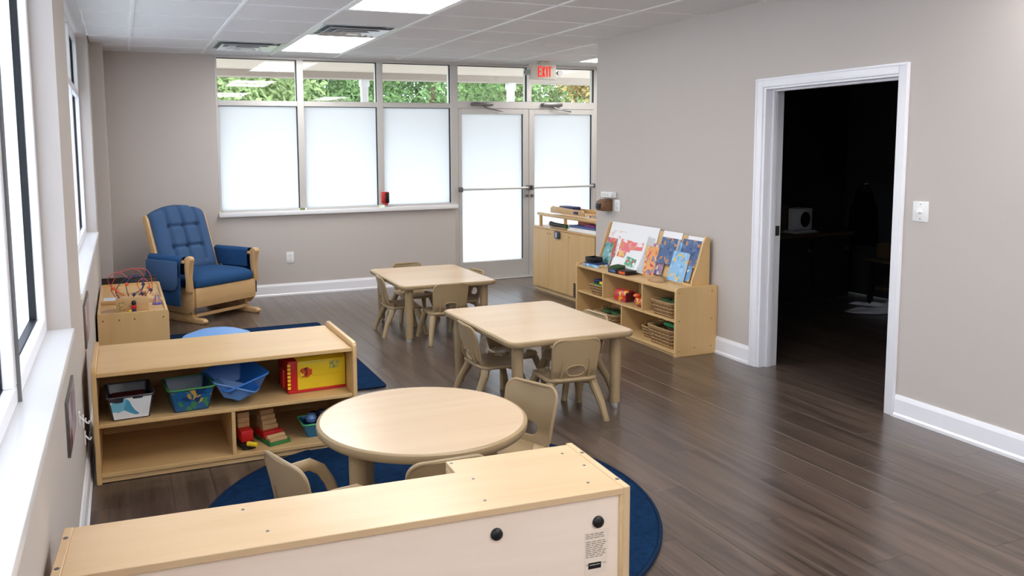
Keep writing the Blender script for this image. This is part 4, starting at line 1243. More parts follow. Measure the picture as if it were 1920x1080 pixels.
# arm covers draped over the arms
for s in (-1, 1):
    def drape(u, v, s=s):
        # u along the arm, v across from inside bottom to outside bottom
        y_ = -0.235 + 0.445 * u
        P_ = [(0.292, 0.43), (0.290, 0.52), (0.298, 0.585), (0.318, 0.603), (0.352, 0.603), (0.374, 0.585), (0.384, 0.52), (0.388, 0.40), (0.391, 0.30)]
        q = v * (len(P_) - 1); i = min(int(q), len(P_) - 2); f_ = q - i
        x_ = P_[i][0] + (P_[i+1][0] - P_[i][0]) * f_; z_ = P_[i][1] + (P_[i+1][1] - P_[i][1]) * f_
        return (s * (x_ + 0.004 * math.sin(u * 9 + v * 7)), y_, z_)
    mb = MB().grid(drape, 25, 33)
    bmesh.ops.solidify(mb.bm, geom=mb.bm.faces[:], thickness=0.012)
    ac = mb.build('arm_cover', 'blue_deep', GL, angle=70)
    # hanging pocket flap
    pk = [(-0.20, 0.335), (-0.20, 0.565), (0.195, 0.565), (0.195, 0.36), (0.17, 0.315), (0.12, 0.30), (-0.16, 0.30)]
    MB().prism(pk, 'x', s * 0.402, s * 0.418).build('pocket', 'blue', ac, bev=0.006)
    MB().prism([(-0.235, 0.17), (0.20, 0.165), (0.205, 0.42), (-0.235, 0.42)], 'x', s * 0.389, s * 0.399).build('skirt', 'blue_deep', ac, bev=0.004)
MB().tube([(0.30, -0.235, 0.47), (0.375, -0.235, 0.47)], 0.014, 10).build('recline_knob', 'brown', GL)

# ---------------------------------------------------------------- bookcase along the right wall
BC = thing('bookcase', 'long low maple bookcase with cubbies along the right wall', 'bookcase', WP(4.9, 0.375, 0), WRZ)
# local x 0 front -> 0.36 back (toward wall), y 0 (near) -> 1.50 (far)
bl, bd, bh_ = 1.52, 0.372, 0.522
def ep(y0, y1, nm='end_panel'):
    pts = [(0, 0), (bd, 0)] + [(bd - 0.02 + 0.02 * math.cos(a), bh_ - 0.02 + 0.02 * math.sin(a)) for a in [PI / 2 * i / 4 for i in range(5)]] + [(0.03 + 0.03 * math.cos(a), bh_ - 0.03 + 0.03 * math.sin(a)) for a in [PI / 2 + PI / 2 * i / 4 for i in range(5)]]
    o = MB().prism(pts, 'y', y0, y1).build(nm, 'maple_z', BC, bev=0.002, seg=1)
    return o
e0 = ep(0, 0.022); ep(bl - 0.022, bl)
for px, pz in ((0.03, 0.48), (0.32, 0.48), (0.03, 0.27), (0.32, 0.27), (0.03, 0.04), (0.32, 0.06), (0.17, 0.06)):
    MB().lathe([(0, 0.001), (0.005, 0.001), (0.005, 0.0), (0, 0)], 8).xf(Matrix.Translation((px, -0.0002, pz)) @ Matrix.Rotation(PI / 2, 4, 'X')).build('screw_cap', 'brown', e0)
MB().box(0.004, bd, 0.022, bl - 0.022, 0.484, 0.502).build('top', 'maple_y', BC, bev=0.003)
MB().box(0.006, bd - 0.008, 0.022, bl - 0.022, 0.256, 0.272).build('shelf_board', 'maple_y', BC, bev=0.002, seg=1)
MB().box(0.006, bd - 0.008, 0.022, bl - 0.022, 0.020, 0.038).build('bottom_board', 'maple_y', BC, bev=0.002, seg=1)
MB().box(0.02, 0.032, 0.022, bl - 0.022, 0.0, 0.020).build('kick_strip', 'maple_y', BC, smooth=False)
MB().box(bd - 0.008, bd, 0.022, bl - 0.022, 0.0, 0.484).build('back_panel', 'maple_y', BC, smooth=False)
for yy in (0.46, 1.06):
    MB().box(0.008, bd - 0.008, yy - 0.008, yy + 0.008, 0.272, 0.484).build('divider', 'maple_z', BC, bev=0.001, seg=1)
MB().box(0.008, bd - 0.008, 0.752, 0.768, 0.038, 0.256).build('divider', 'maple_z', BC, bev=0.001, seg=1)

RZB = WRZ
cosr, sinr = math.cos(RZB), math.sin(RZB)
BO = Vector(WP(4.9, 0.375, 0))
def bw(x_, y_, z_=0.0):
    return (BO.x + cosr * x_ - sinr * y_, BO.y + sinr * x_ + cosr * y_, z_)

# book display rack standing on the bookcase top
RK = thing('book_display', 'sloped maple book display rack standing on the bookcase top', 'book rack', bw(0, 0, 0.5025), RZB)
ry0, ry1 = 0.07, 1.46
for y0 in (ry0, ry1 - 0.018):
    pts = [(0.185, 0), (0.348, 0), (0.348, 0.36), (0.335, 0.378), (0.31, 0.372), (0.285, 0.33), (0.235, 0.16), (0.19, 0.05)]
    MB().prism(pts, 'y', y0, y0 + 0.018).build('side_panel', 'maple_z', RK, bev=0.002, seg=1)
sl = math.atan2(0.36, 0.115)
def tier(xb, zb, xt, zt, nm):
    dx_, dz_ = xt - xb, zt - zb
    L = math.hypot(dx_, dz_); nx, nz = -dz_ / L * 0.008, dx_ / L * 0.008
    MB().prism([(xb, zb), (xt, zt), (xt - nx, zt - nz), (xb - nx, zb - nz)], 'y', ry0 + 0.018, ry1 - 0.018).build(nm, 'maple_y', RK, bev=0.001, seg=1)
tier(0.225, 0.02, 0.328, 0.365, 'back_board')
MB().box(0.19, 0.235, ry0 + 0.018, ry1 - 0.018, 0.0, 0.014).build('ledge', 'maple_y', RK, bev=0.002)
MB().box(0.188, 0.196, ry0 + 0.018, ry1 - 0.018, 0.014, 0.024).build('ledge_lip', 'maple_y', RK, bev=0.002)
MB().box(0.242, 0.262, ry0 + 0.018, ry1 - 0.018, 0.135, 0.145).build('ledge', 'maple_y', RK, bev=0.002)

def book(name, label, cat, yc, w, h, d0, zoff, m_, th=0.008, lean=16.6, group=None, x0=0.205, pages=True, tilt=0.0, spine=None):
    """leaning on the rack, front cover toward the room; yc is the middle along the bookcase"""
    t = thing(name, label, cat, bw(x0, yc, 0.5025 + zoff), 0, group)
    t.rotation_euler = (Matrix.Rotation(RZB, 4, 'Z') @ Matrix.Rotation(math.radians(lean), 4, 'Y') @ Matrix.Rotation(math.radians(tilt), 4, 'X')).to_euler()
    MB().box(0, 0.002, -w/2, w/2, 0, h).build('front_cover', m_, t, bev=0.0006, seg=1)
    if pages:
        MB().box(0.002, th - 0.002, -w/2 + 0.003, w/2 - 0.001, 0.003, h - 0.003).build('pages', 'paper', t, smooth=False)
        MB().box(th - 0.002, th, -w/2, w/2, 0, h).build('back_cover', spine or m_, t, smooth=False)
    return t
GB = 'books on the display rack'
cv = lambda n, *c, s=16: cover(n, [srgb(*q) for q in c], s)
C_or = cv('orange_cover', (232, 160, 96), (214, 110, 90), (236, 190, 110), (120, 130, 170), (190, 70, 80), s=26)
C_bl = cv('pale_blue_cover', (140, 186, 222), (160, 200, 230), (220, 190, 110), (120, 170, 212), s=20)
C_bl2 = cv('blue_cover', (104, 160, 212), (150, 196, 230), (230, 190, 110), (236, 240, 244), s=18)
C_dk = cv('dark_blue_cover', (70, 96, 140), (50, 76, 120), (190, 130, 80), (90, 120, 160), s=20)
C_gr = cv('green_blue_cover', (110, 170, 170), (190, 210, 225), (40, 110, 120), (80, 130, 100), s=20)
C_rd = cv('red_cover', (204, 84, 76), (214, 110, 84), (120, 100, 150), (230, 140, 80), s=22)
C_wh = cv('white_drawn_sheet', (240, 240, 242), (238, 238, 240), (218, 216, 214), (232, 206, 190), s=18)
C_pk = cv('pink_printed_patch', (230, 112, 118), (236, 150, 154), (242, 226, 226), (222, 140, 100), s=14)
C_gn = cv('green_printed_patch', (80, 168, 128), (236, 240, 238), (60, 140, 110), (190, 90, 90), s=26)
C_gw = cv('green_white_sheet', (242, 242, 244), (240, 240, 242), (70, 160, 120), (196, 210, 200), s=18)
C_pu = cv('purple_pink_cover', (150, 110, 150), (190, 100, 120), (90, 100, 160), (216, 208, 170), s=20)
C_sp = cv('speckled_cover', (236, 234, 230), (170, 180, 200), (214, 190, 120), (200, 120, 110), s=60)
t = book('white_board', 'large blank white board at the back of the display rack', 'board', 1.06, 0.74, 0.375, 0, 0.026, 'paper', 0.004, 16.6, None, 0.221, False)
t = book('picture_book', 'thin white book with small picture at the far upper end of rack', 'book', 1.27, 0.22, 0.20, 0, 0.125, C_wh, 0.008, 16.6, GB, 0.239)
t = book('picture_book', 'pale patterned book beside the blank white board, upper row', 'book', 1.07, 0.19, 0.19, 0, 0.125, C_sp, 0.008, 16.6, GB, 0.239)
t = book('picture_book', 'white picture book with pale outlines, middle of the upper row', 'book', 0.87, 0.20, 0.21, 0, 0.095, C_wh, 0.018, 16.6, GB, 0.219)
t = book('picture_book', 'red-orange book at the far end of the display rack', 'book', 1.335, 0.17, 0.17, 0, 0.085, C_rd, 0.012, 16.6, GB, 0.222)
t = book('picture_book', 'small green-blue book at the far lower corner of the rack', 'book', 1.345, 0.13, 0.20, 0, 0.015, C_gr, 0.02, 16.6, GB, 0.190, spine='darkgreen')
t = book('picture_book', 'dark navy book in the upper row near the rack middle', 'book', 0.475, 0.21, 0.215, 0, 0.125, C_dk, 0.03, 16.6, GB, 0.216, spine='navy')
t = book('picture_book', 'white-edged book behind the dark blue book near the rack middle', 'book', 0.50, 0.25, 0.235, 0, 0.15, 'paper', 0.006, 16.6, GB, 0.256)
t = book('picture_book', 'purple and pink book behind the orange book', 'book', 0.60, 0.19, 0.245, 0, 0.03, C_pu, 0.014, 16.6, GB, 0.206, spine='navy')
t = book('picture_book', 'orange book with colorful swirls standing upright on the rack', 'book', 0.675, 0.175, 0.235, 0, 0.0155, C_or, 0.012, 16.6, GB, 0.186)
t = book('picture_book', 'pale blue book with tan letters at the near lower end of the rack', 'book', 0.285, 0.195, 0.235, 0, 0.0155, C_bl, 0.018, 16.6, GB, 0.180, spine='black')
t = book('picture_book', 'taller light blue book just behind the near pale blue book', 'book', 0.25, 0.215, 0.29, 0, 0.03, C_bl2, 0.014, 16.6, GB, 0.207, spine='navy')
t = book('picture_book', 'blue-grey book with gold picture, upper row at the near end', 'book', 0.215, 0.22, 0.20, 0, 0.148, C_dk, 0.014, 16.6, GB, 0.238)
t = book('picture_book', 'white book at the top near corner of the rack', 'book', 0.195, 0.20, 0.205, 0, 0.168, 'paper', 0.006, 16.6, GB, 0.262)

# big stack of loose drawn sheets
t = thing('drawing_pad', 'thick stack of large white drawing sheets with pink and green pictures', 'paper', bw(0.158, 0.985, 0.5185), 0)
t.rotation_euler = (Matrix.Rotation(RZB, 4, 'Z') @ Matrix.Rotation(math.radians(19), 4, 'Y')).to_euler()
for i in range(9):
    mb = MB()
    o_ = 0.0045 * i
    mb.grid(lambda u, v: (o_ + 0.012 * math.sin(v * 2.0) * (1 - i / 16) - 0.014 * (1 - v) ** 3 * (1 - i / 14), -0.215 - 0.007 * i + 0.40 * u, 0.005 + v * 0.315), 8, 12)
    bmesh.ops.solidify(mb.bm, geom=mb.bm.faces[:], thickness=0.0012)
    sh = mb.build('sheet', 'paper', t, angle=60)
def patch(u0, u1, v0, v1, sl, m_):
    def g(u, v):
        vv = v0 + (v1 - v0) * v
        uu = u0 + (u1 - u0) * u
        vv += sl * (u - 0.5)
        return (-0.0024 + 0.012 * math.sin(vv * 2.0) - 0.014 * (1 - vv) ** 3, -0.215 + 0.40 * uu, 0.005 + vv * 0.315)
    MB().grid(g, 8, 8).build('printed_picture', m_, t)
patch(0.08, 0.50, 0.56, 0.78, -0.03, C_pk)
patch(0.50, 0.95, 0.48, 0.80, 0.02, C_pk)
patch(0.62, 0.93, 0.30, 0.47, 0.0, C_or)
patch(0.14, 0.52, 0.10, 0.34, 0.05, C_gn)

# items lying on the bookcase top
t = thing('flat_tin', 'flat blue box lying at the far end of the bookcase top', 'box', bw(0.105, 1.34, 0.5025), RZB + 0.1)
MB().box(-0.07, 0.06, -0.11, 0.10, 0, 0.024).build('body', C_bl2, t, bev=0.004)
MB().box(-0.065, 0.06, -0.10, 0.10, 0.0243, 0.034).build('lid', 'navy', t, bev=0.004)
t = thing('small_crate', 'small black open box at the far end behind the flat blue box', 'box', bw(0.115, 1.395, 0.5375), RZB + 0.05)
crate(t, 0.10, 0.13, 0.042, 0.005, 'black')
t = thing('game_box', 'black box with orange label at the middle of the bookcase top', 'box', bw(0.085, 0.90, 0.5025), RZB + 0.12)
MB().box(-0.055, 0.06, -0.14, 0.10, 0, 0.036).build('body', 'black', t, bev=0.003)
MB().box(-0.0566, -0.0545, -0.125, -0.045, 0.008, 0.028).build('label_print', 'orange', t, smooth=False)
MB().box(-0.0562, -0.0545, 0.0, 0.085, 0.008, 0.028).build('spine_print', C_dk, t, smooth=False)
MB().prism([(-0.05, 0.0365), (0.05, 0.0365), (0.05, 0.062), (-0.02, 0.055)], 'y', 0.0, 0.10).build('lid', 'darkgreen', t, bev=0.002)
t = thing('felt_cap', 'small tan felt cap lying on the bookcase top before the blue books', 'cap', bw(0.125, 0.425, 0.5025), RZB)
MB().grid(lambda u, v: (0.052 * math.cos(v * 1.5) * math.cos(2*PI*u), 0.080 * math.cos(v * 1.5) * math.sin(2*PI*u), 0.003 + 0.040 * math.sin(v * 1.5)), 32, 10, True).build('crown', 'tanleather', t)
MB().lathe([(0, 0.0), (0.066, 0.0), (0.068, 0.004), (0.05, 0.008), (0, 0.008)], 28, sx=0.9, sy=1.4).build('brim', 'tanleather', t)

# woven baskets
def woven_basket(label, x_, y_, z_, w, d, h, rz=0.0, handles=True, rows=None):
    """w along the bookcase, d deep"""
    t = thing('wicker_basket', label, 'basket', bw(x_, y_, z_), RZB + rz, 'wicker baskets in the bookcase')
    MB().prism(rrect(d * 0.86, w * 0.86, 0.015, 3), 'z', 0.0, 0.006).build('base', 'wicker_dark', t, smooth=False)
    rows = rows or max(5, int(h / 0.014))
    nper = 44
    mbs = {0: MB(), 1: MB()}
    for r_ in range(rows):
        zz = 0.006 + (h - 0.01) * (r_ + 0.5) / rows
        sc = 0.87 + 0.13 * (r_ / rows)
        base = rrect(d * sc, w * sc, 0.03, 3)
        # resample
        pts = []
        per = [Vector(p) for p in base] + [Vector(base[0])]
        ln = [0]
        for a, b in zip(per, per[1:]):
            ln.append(ln[-1] + (b - a).length)
        for i in range(nper):
            s = ln[-1] * i / nper
            j = max(q for q in range(len(ln) - 1) if ln[q] <= s + 1e-9)
            f_ = (s - ln[j]) / max(1e-9, ln[j+1] - ln[j])
            p = per[j].lerp(per[j+1], f_)
            out = 0.0028 * (1 if (i + r_) % 2 else -1)
            n_ = p.normalized()
            pts.append((p.x + n_.x * out, p.y + n_.y * out, zz))
        mbs[r_ % 2].tube(pts, (h / rows) * 0.56, 5, closed=True)
    wv = mbs[0].build('weave', 'wicker', t, kind='stuff'); mbs[1].build('weave', 'wicker_dark', t, kind='stuff')
    MB().tube([(p[0], p[1], h) for p in rrect(d + 0.004, w + 0.004, 0.03, 4)], 0.0075, 8, closed=True).build('rim', 'wicker', t)
    if handles:
        for s in (-1, 1):
            MB().tube([(-0.035, s * (w / 2 + 0.004), h - 0.01), (-0.025, s * (w / 2 + 0.010), h + 0.022), (0.025, s * (w / 2 + 0.010), h + 0.022), (0.035, s * (w / 2 + 0.004), h - 0.01)], 0.005, 8).build('handle', 'wicker', t)
    return t
def blob(t, x_, y_, z_, r, m_, nm='contents', sx=1, sy=1):
    MB().lathe([(0, -r * 0.6), (r * 0.8, -r * 0.35), (r, 0), (r * 0.75, r * 0.4), (0, r * 0.55)], 12, (0, 0), sx, sy).xf(Matrix.Translation((x_, y_, z_))).build(nm, m_, t)
S1, S0 = 0.2728, 0.0388
t = woven_basket('small basket with blue and yellow pieces, upper far cubby', 0.11, 1.20, S1, 0.20, 0.19, 0.085, 0.03, False)
MB().box(-0.07, 0.07, -0.075, 0.085, 0.02, 0.095).build('contents', 'green', t, bev=0.01)
MB().box(-0.065, 0.04, -0.02, 0.08, 0.0955, 0.13).build('contents', 'navy', t, bev=0.012)
MB().box(-0.072, -0.02, -0.08, -0.025, 0.0955, 0.122).build('contents', 'yellow', t, bev=0.008)
C_t1 = cv('toy_pack_print', (200, 40, 40), (230, 190, 50), (50, 70, 150), (220, 90, 40), s=40)
t = thing('toy_pack', 'red printed toy pack, left of two in the middle cubby', 'toy', bw(0.10, 0.86, S1), RZB + 0.12)
MB().prism([(-0.05, 0), (0.06, 0), (0.055, 0.075), (0.02, 0.10), (-0.03, 0.095), (-0.055, 0.05)], 'y', -0.075, 0.075).build('body', C_t1, t, bev=0.008)
MB().box(-0.05, 0.05, -0.085, -0.0755, 0.01, 0.08).build('end_flap', 'maroon', t, bev=0.004)
t = thing('toy_animal', 'red and yellow rounded toy, right of two in the middle cubby', 'toy', bw(0.09, 0.585, S1), RZB + 0.1)
blob(t, 0, 0, 0.042, 0.068, C_t1, 'body', 0.85, 1.1); blob(t, -0.01, 0.045, 0.085, 0.034, 'orange', 'head'); blob(t, 0.0, -0.05, 0.075, 0.030, 'green', 'tail')
t = woven_basket('basket with dark green contents in upper near cubby', 0.14, 0.215, S1, 0.27, 0.25, 0.11, 0.02, False)
for i, (a, b) in enumerate(((-0.04, -0.06), (0.03, 0.0), (-0.02, 0.07))):
    blob(t, a, b, 0.095, 0.05, 'darkgreen', sy=1.3)
t = woven_basket('basket with loop handles and green cloth in lower far compartment', 0.13, 1.05, S0, 0.32, 0.24, 0.10, 0.03, True)
for i, (a, b) in enumerate(((-0.02, -0.07), (0.02, 0.02), (-0.01, 0.09))):
    blob(t, a, b, 0.09, 0.055, 'darkgreen', sy=1.2)
t = woven_basket('small empty basket beside the large basket, lower near compartment', 0.16, 0.515, S0, 0.12, 0.16, 0.085, 0.0, True)
t = woven_basket('large deep wicker basket holding a mint green toy, lower near compartment', 0.155, 0.235, S0, 0.33, 0.27, 0.135, 0.0, True)
MB().tube([(0.02, -0.06, 0.12), (-0.03, 0.01, 0.148), (-0.02, 0.09, 0.14)], [0.014, 0.018, 0.014], 10).build('contents', 'mint', t)
blob(t, 0.03, -0.07, 0.105, 0.06, 'black'); blob(t, 0.05, 0.07, 0.10, 0.06, 'brown')

# ---------------------------------------------------------------- tall cabinet in the alcove
CB = thing('storage_cabinet', 'maple cabinet with three doors and tray top, behind the bookcase by glass doors', 'cabinet', (4.185, 6.76, 0))
cd_, cl_, chh = 0.42, 1.285, 0.705
MB().box(0.016, cd_, 0.0, cl_, 0.045, chh - 0.014).build('carcass', 'maple_z', CB, smooth=False)
MB().box(0.03, cd_ - 0.02, 0.01, cl_ - 0.01, 0.0, 0.045).build('kick_base', 'maple_edge', CB, smooth=False)
MB().box(0.0, cd_, -0.004, cl_ + 0.004, chh - 0.014, chh).build('top', 'maple_y', CB, bev=0.002)
for i, (a, b) in enumerate(((0.004, 0.508), (0.512, 0.916), (0.920, cl_ - 0.004))):
    d = MB().box(0.0, 0.015, a, b, 0.048, chh - 0.018).build('door', 'maple_z', CB, bev=0.002, seg=1)
    hy = b - 0.03 if i != 1 else b - 0.03
    MB().tube([(0.0, hy if i < 2 else a + 0.03, chh - 0.06), (-0.004, hy if i < 2 else a + 0.03, chh - 0.06)], 0.006, 8).build('screw_cap', 'brown', d)
    if i == 1:
        lk = MB().prism(rrect(0.10, 0.078, 0.018, 4, b - 0.20, chh - 0.055), 'x', -0.024, -0.0005).build('child_lock', plain('grey_blue_plastic', srgb(60, 74, 88), 0.35), d, bev=0.004)
        MB().prism(rrect(0.03, 0.05, 0.008, 4, b - 0.20, chh - 0.055), 'x', -0.028, -0.0242).build('lock_button', 'alu', lk)
MB().box(-0.001, 0.016, 0.32, 0.40, 0.05, 0.19).build('dark_slot_patch', 'black', CB, bev=0.002)  # black patch stands in for the shade inside an open slot
for zz in range(5):
    MB().box(-0.003, -0.0011, 0.328, 0.392, 0.07 + zz * 0.024, 0.078 + zz * 0.024).build('slot_bar', 'brown', CB, smooth=False)
for a, b in ((cl_ - 0.06, cl_ - 0.035), (0.02, 0.045)):
    for xx in (0.06, cd_ - 0.05):
        MB().box(xx, xx + 0.03, a, b, chh, chh + 0.115).build('rail_post', 'maple_z', CB, bev=0.002)
MB().box(0.052, 0.088, 0.0, cl_ + 0.0, chh + 0.115, chh + 0.145).build('tray_rail', 'maple_y', CB, bev=0.004)
MB().box(cd_ - 0.056, cd_ - 0.02, 0.0, cl_ + 0.0, chh + 0.135, chh + 0.165).build('tray_rail', 'maple_y', CB, bev=0.004)
MB().box(0.090, cd_ - 0.058, 0.06, cl_ - 0.07, chh + 0.105, chh + 0.115).build('upper_tray', 'maple_y', CB, smooth=False)
for yy in (0.03, 0.10):
    pass
t = thing('paper_stack', 'stack of white paper on the cabinet top below the rail', 'paper', (4.32, 7.10, chh + 0.0005))
for i in range(3):
    MB().box(-0.08, 0.10, -0.28, 0.28 - 0.03 * i, 0.012 * i, 0.012 * i + 0.0118).build('sheaf', 'paper', t, smooth=False)
t = thing('folded_mat', 'folded blue and purple mat on the cabinet top', 'mat', (4.31, 7.13, chh + 0.037), 0.08)
MB().box(-0.06, 0.07, -0.22, 0.22, 0, 0.022).build('lower_fold', plain('faded_blue_fabric', srgb(84, 100, 150), 0.8), t, bev=0.008)
MB().box(-0.05, 0.06, -0.21, -0.04, 0.0225, 0.046).build('upper_fold', plain('purple_fabric', srgb(130, 60, 110), 0.8), t, bev=0.01)
t = thing('folder', 'orange-red folder leaning on the cabinet top behind the rail', 'folder', (4.43, 7.33, chh + 0.0005))
MB().box(0, 0.012, -0.14, 0.16, 0, 0.10).build('cover', plain('brick_card', srgb(196, 108, 84), 0.6), t, bev=0.002)
MB().box(0.0122, 0.02, -0.13, 0.15, 0.004, 0.095).build('pages', 'paper', t, smooth=False)
t = thing('dark_tube', 'dark green-black rolled item at the far end of cabinet top', 'roll', (4.30, 7.68, chh + 0.026))
MB().tube([(0, -0.17, 0), (0, 0.10, 0.0), (0.005, 0.17, 0.004)], [0.02, 0.024, 0.026], 12).build('roll', 'black', t)
MB().tube([(0, -0.18, 0), (0, -0.16, 0)], 0.022, 12).build('end_band', 'green', t)
t = thing('wooden_tray', 'wooden carrying tray with blue patch lying on top of cabinet rails', 'tray', (4.40, 7.35, chh + 0.166), 0.03)
MB().prism([(-0.32, 0.0), (0.33, 0.0), (0.33, 0.05), (0.29, 0.072), (-0.10, 0.058), (-0.28, 0.06), (-0.32, 0.04)], 'x', -0.19, -0.176).build('front_side', 'oak_y', t, bev=0.003)
MB().prism([(-0.32, 0.0), (0.33, 0.0), (0.33, 0.05), (-0.32, 0.05)], 'x', 0.02, 0.034).build('rear_side', 'oak_y', t, bev=0.003)
MB().box(-0.176, 0.02, -0.32, 0.33, 0.0, 0.010).build('bottom', 'oak_y', t, smooth=False)
MB().box(-0.1925, -0.1902, -0.22, -0.13, 0.014, 0.042).build('label_patch', 'navy', t, bev=0.001)
MB().box(-0.15, -0.05, -0.05, 0.22, 0.0105, 0.078).build('contents', 'navy', t, bev=0.008)

# ---------------------------------------------------------------- unlit store room contents
t = thing('store_counter', 'dark counter with wooden top along the wall inside the dark room', 'counter', (4.60, 5.88, 0))
MB().box(0, 1.95, 0.02, 0.60, 0.08, 0.69).build('body', 'darkcab', t, smooth=False)
MB().box(-0.01, 1.97, -0.01, 0.605, 0.69, 0.722).build('worktop', 'counter', t, bev=0.003)
for i in range(4):
    d = MB().box(0.02 + i * 0.48, 0.48 + i * 0.48, 0.0, 0.019, 0.10, 0.66).build('door', 'darkcab', t, bev=0.003)
    MB().tube([(0.44 + i * 0.48, 0.0, 0.56), (0.44 + i * 0.48, -0.022, 0.56)], 0.012, 10).build('knob', 'alu_dark', d)
t = thing('low_bench', 'low wooden bench at the far right inside the dark room', 'bench', (6.62, 4.75, 0))
MB().box(0.0, 0.48, 0.0, 1.05, 0.44, 0.47).build('seat', 'counter', t, bev=0.004)
for a, b in ((0.02, 0.04), (0.42, 0.04), (0.02, 0.97), (0.42, 0.97)):
    MB().box(a, a + 0.04, b, b + 0.04, 0, 0.44).build('leg', 'darkcab', t, bev=0.003)
MB().box(0.06, 0.44, 0.09, 0.96, 0.16, 0.20).build('shelf_board', 'counter', t, bev=0.003)
t = thing('white_radio', 'white box with round black speaker on the counter in the dark room', 'speaker', (6.17, 6.20, 0.7225), 0.15)
MB().box(-0.12, 0.12, -0.08, 0.08, 0, 0.22).build('housing', 'white', t, bev=0.012)
MB().lathe([(0, 0.008), (0.06, 0.006), (0.075, 0.0), (0, 0)], 24).xf(Matrix.Translation((0.01, -0.0801, 0.11)) @ Matrix.Rotation(PI / 2, 4, 'X')).build('speaker_cone', 'black', t)
t = thing('cardboard_carton', 'tan carton on the counter at the left inside the dark room', 'box', (5.78, 6.22, 0.7225), -0.1)
MB().box(-0.18, 0.18, -0.11, 0.11, 0, 0.26).build('carton_body', 'counter', t, bev=0.004)
MB().box(-0.12, 0.05, -0.1125, -0.1105, 0.04, 0.18).build('carton_print', 'maroon', t, smooth=False)
t = thing('paper_tray', 'pale tray of papers on the counter inside the dark room', 'tray', (6.02, 6.02, 0.7225), 0.1)
MB().box(-0.15, 0.15, -0.09, 0.09, 0, 0.012).build('tray_base', 'cream', t, bev=0.003)
MB().box(-0.13, 0.13, -0.075, 0.075, 0.0122, 0.02).build('sheaf', 'paper', t, smooth=False)
t = thing('hanging_apron', 'black apron hanging from a hook on the dark room wall', 'apron', (XD - 0.012, 6.22, 0.52), 0)
def apr(u, v):
    hw_ = 0.15 + 0.05 * (1 - v) if v < 0.72 else 0.15 * (1 - (v - 0.72) / 0.28 * 0.35)
    return (-0.03 - 0.015 * math.sin(u * 9), (u - 0.5) * 2 * hw_, v * 0.56)
mb = MB().grid(apr, 21, 15); bmesh.ops.solidify(mb.bm, geom=mb.bm.faces[:], thickness=0.012)
mb.build('cloth', 'blackcloth', t, angle=60)
MB().tube([(-0.03, -0.09, 0.55), (-0.02, 0.0, 0.63), (-0.03, 0.09, 0.55)], 0.007, 8).build('neck_strap', 'blackcloth', t)
MB().tube([(0.01, 0, 0.64), (-0.03, 0, 0.635)], 0.008, 8).build('hook', 'alu', t)
def crumple(label, x_, y_, w, d, rz, seed):
    t = thing('white_cloth', label, 'cloth', (x_, y_, 0.0), rz)
    r_ = random.Random(seed)
    ph = [r_.uniform(0, 6) for _ in range(6)]
    def f(u, v):
        a, b = 2 * u - 1, 2 * v - 1
        e = max(0, 1 - abs(a) ** 3) * max(0, 1 - abs(b) ** 3)
        return (a * w / 2 * (1 + 0.15 * math.sin(5 * v + ph[0])), b * d / 2 * (1 + 0.25 * math.sin(6 * u + ph[1])), 0.004 + e * (0.03 + 0.025 * math.sin(7 * u + ph[2]) * math.cos(6 * v + ph[3])))
    mb = MB().grid(f, 26, 20); bmesh.ops.solidify(mb.bm, geom=mb.bm.faces[:], thickness=0.003)
    mb.build('cloth', 'cloth', t, angle=70)
crumple('white crumpled cloth on the floor inside the dark room', 6.47, 5.50, 0.50, 0.20, -0.5, 2)
crumple('second white cloth lying further back on the dark room floor', 6.72, 5.72, 0.42, 0.12, -0.75, 5)
t = thing('cardboard_carton', 'small carton standing on the low bench in the dark room', 'box', (6.82, 5.62, 0.4705))
MB().box(-0.10, 0.10, -0.12, 0.12, 0, 0.14).build('carton_body', 'counter', t, bev=0.004)
MB().box(-0.06, 0.06, -0.115, 0.115, 0.1402, 0.146).build('carton_flap', 'counter', t, bev=0.002)

# ---------------------------------------------------------------- outdoors
struct('ground_lawn', MB().box(-40, 60, 15.0, 70, -0.3, -0.15), 'lawn', smooth=False)
struct('ground_paving', MB().box(-40, 60, 9.0, 15.0, -0.3, -0.15), 'paving', smooth=False)
struct('ground_side', MB().box(-60, -0.5, -40, 9.0, -0.3, -0.15), 'paving', smooth=False)
struct('porch_slab', MB().box(-1.5, 9.5, 8.95, 11.6, -0.15, -0.03), 'concrete', smooth=False)
po = struct('porch_roof', MB().box(-1.5, 9.5, 8.95, 11.45, 2.62, 2.78), 'soffit', smooth=False)
MB().box(-1.5, 9.5, 11.20, 11.45, 2.53, 2.6195).build('fascia_beam', 'fascia', po, smooth=False)
for i, xx in enumerate((3.22, 5.50)):
    t = thing('porch_column', ('white porch column outside, behind the second window pane', 'white porch column outside, seen above the left glass door')[i], 'column', (xx, 11.3, -0.03), 0, 'porch columns')
    MB().box(-0.047, 0.047, -0.047, 0.047, 0.12, 2.46).build('shaft', 'extwhite', t, bev=0.006)
    MB().box(-0.062, 0.062, -0.062, 0.062, 2.46, 2.5595).build('capital', 'extwhite', t, bev=0.006)
    MB().box(-0.085, 0.085, -0.085, 0.085, 0, 0.12).build('base', 'extwhite', t, bev=0.006)

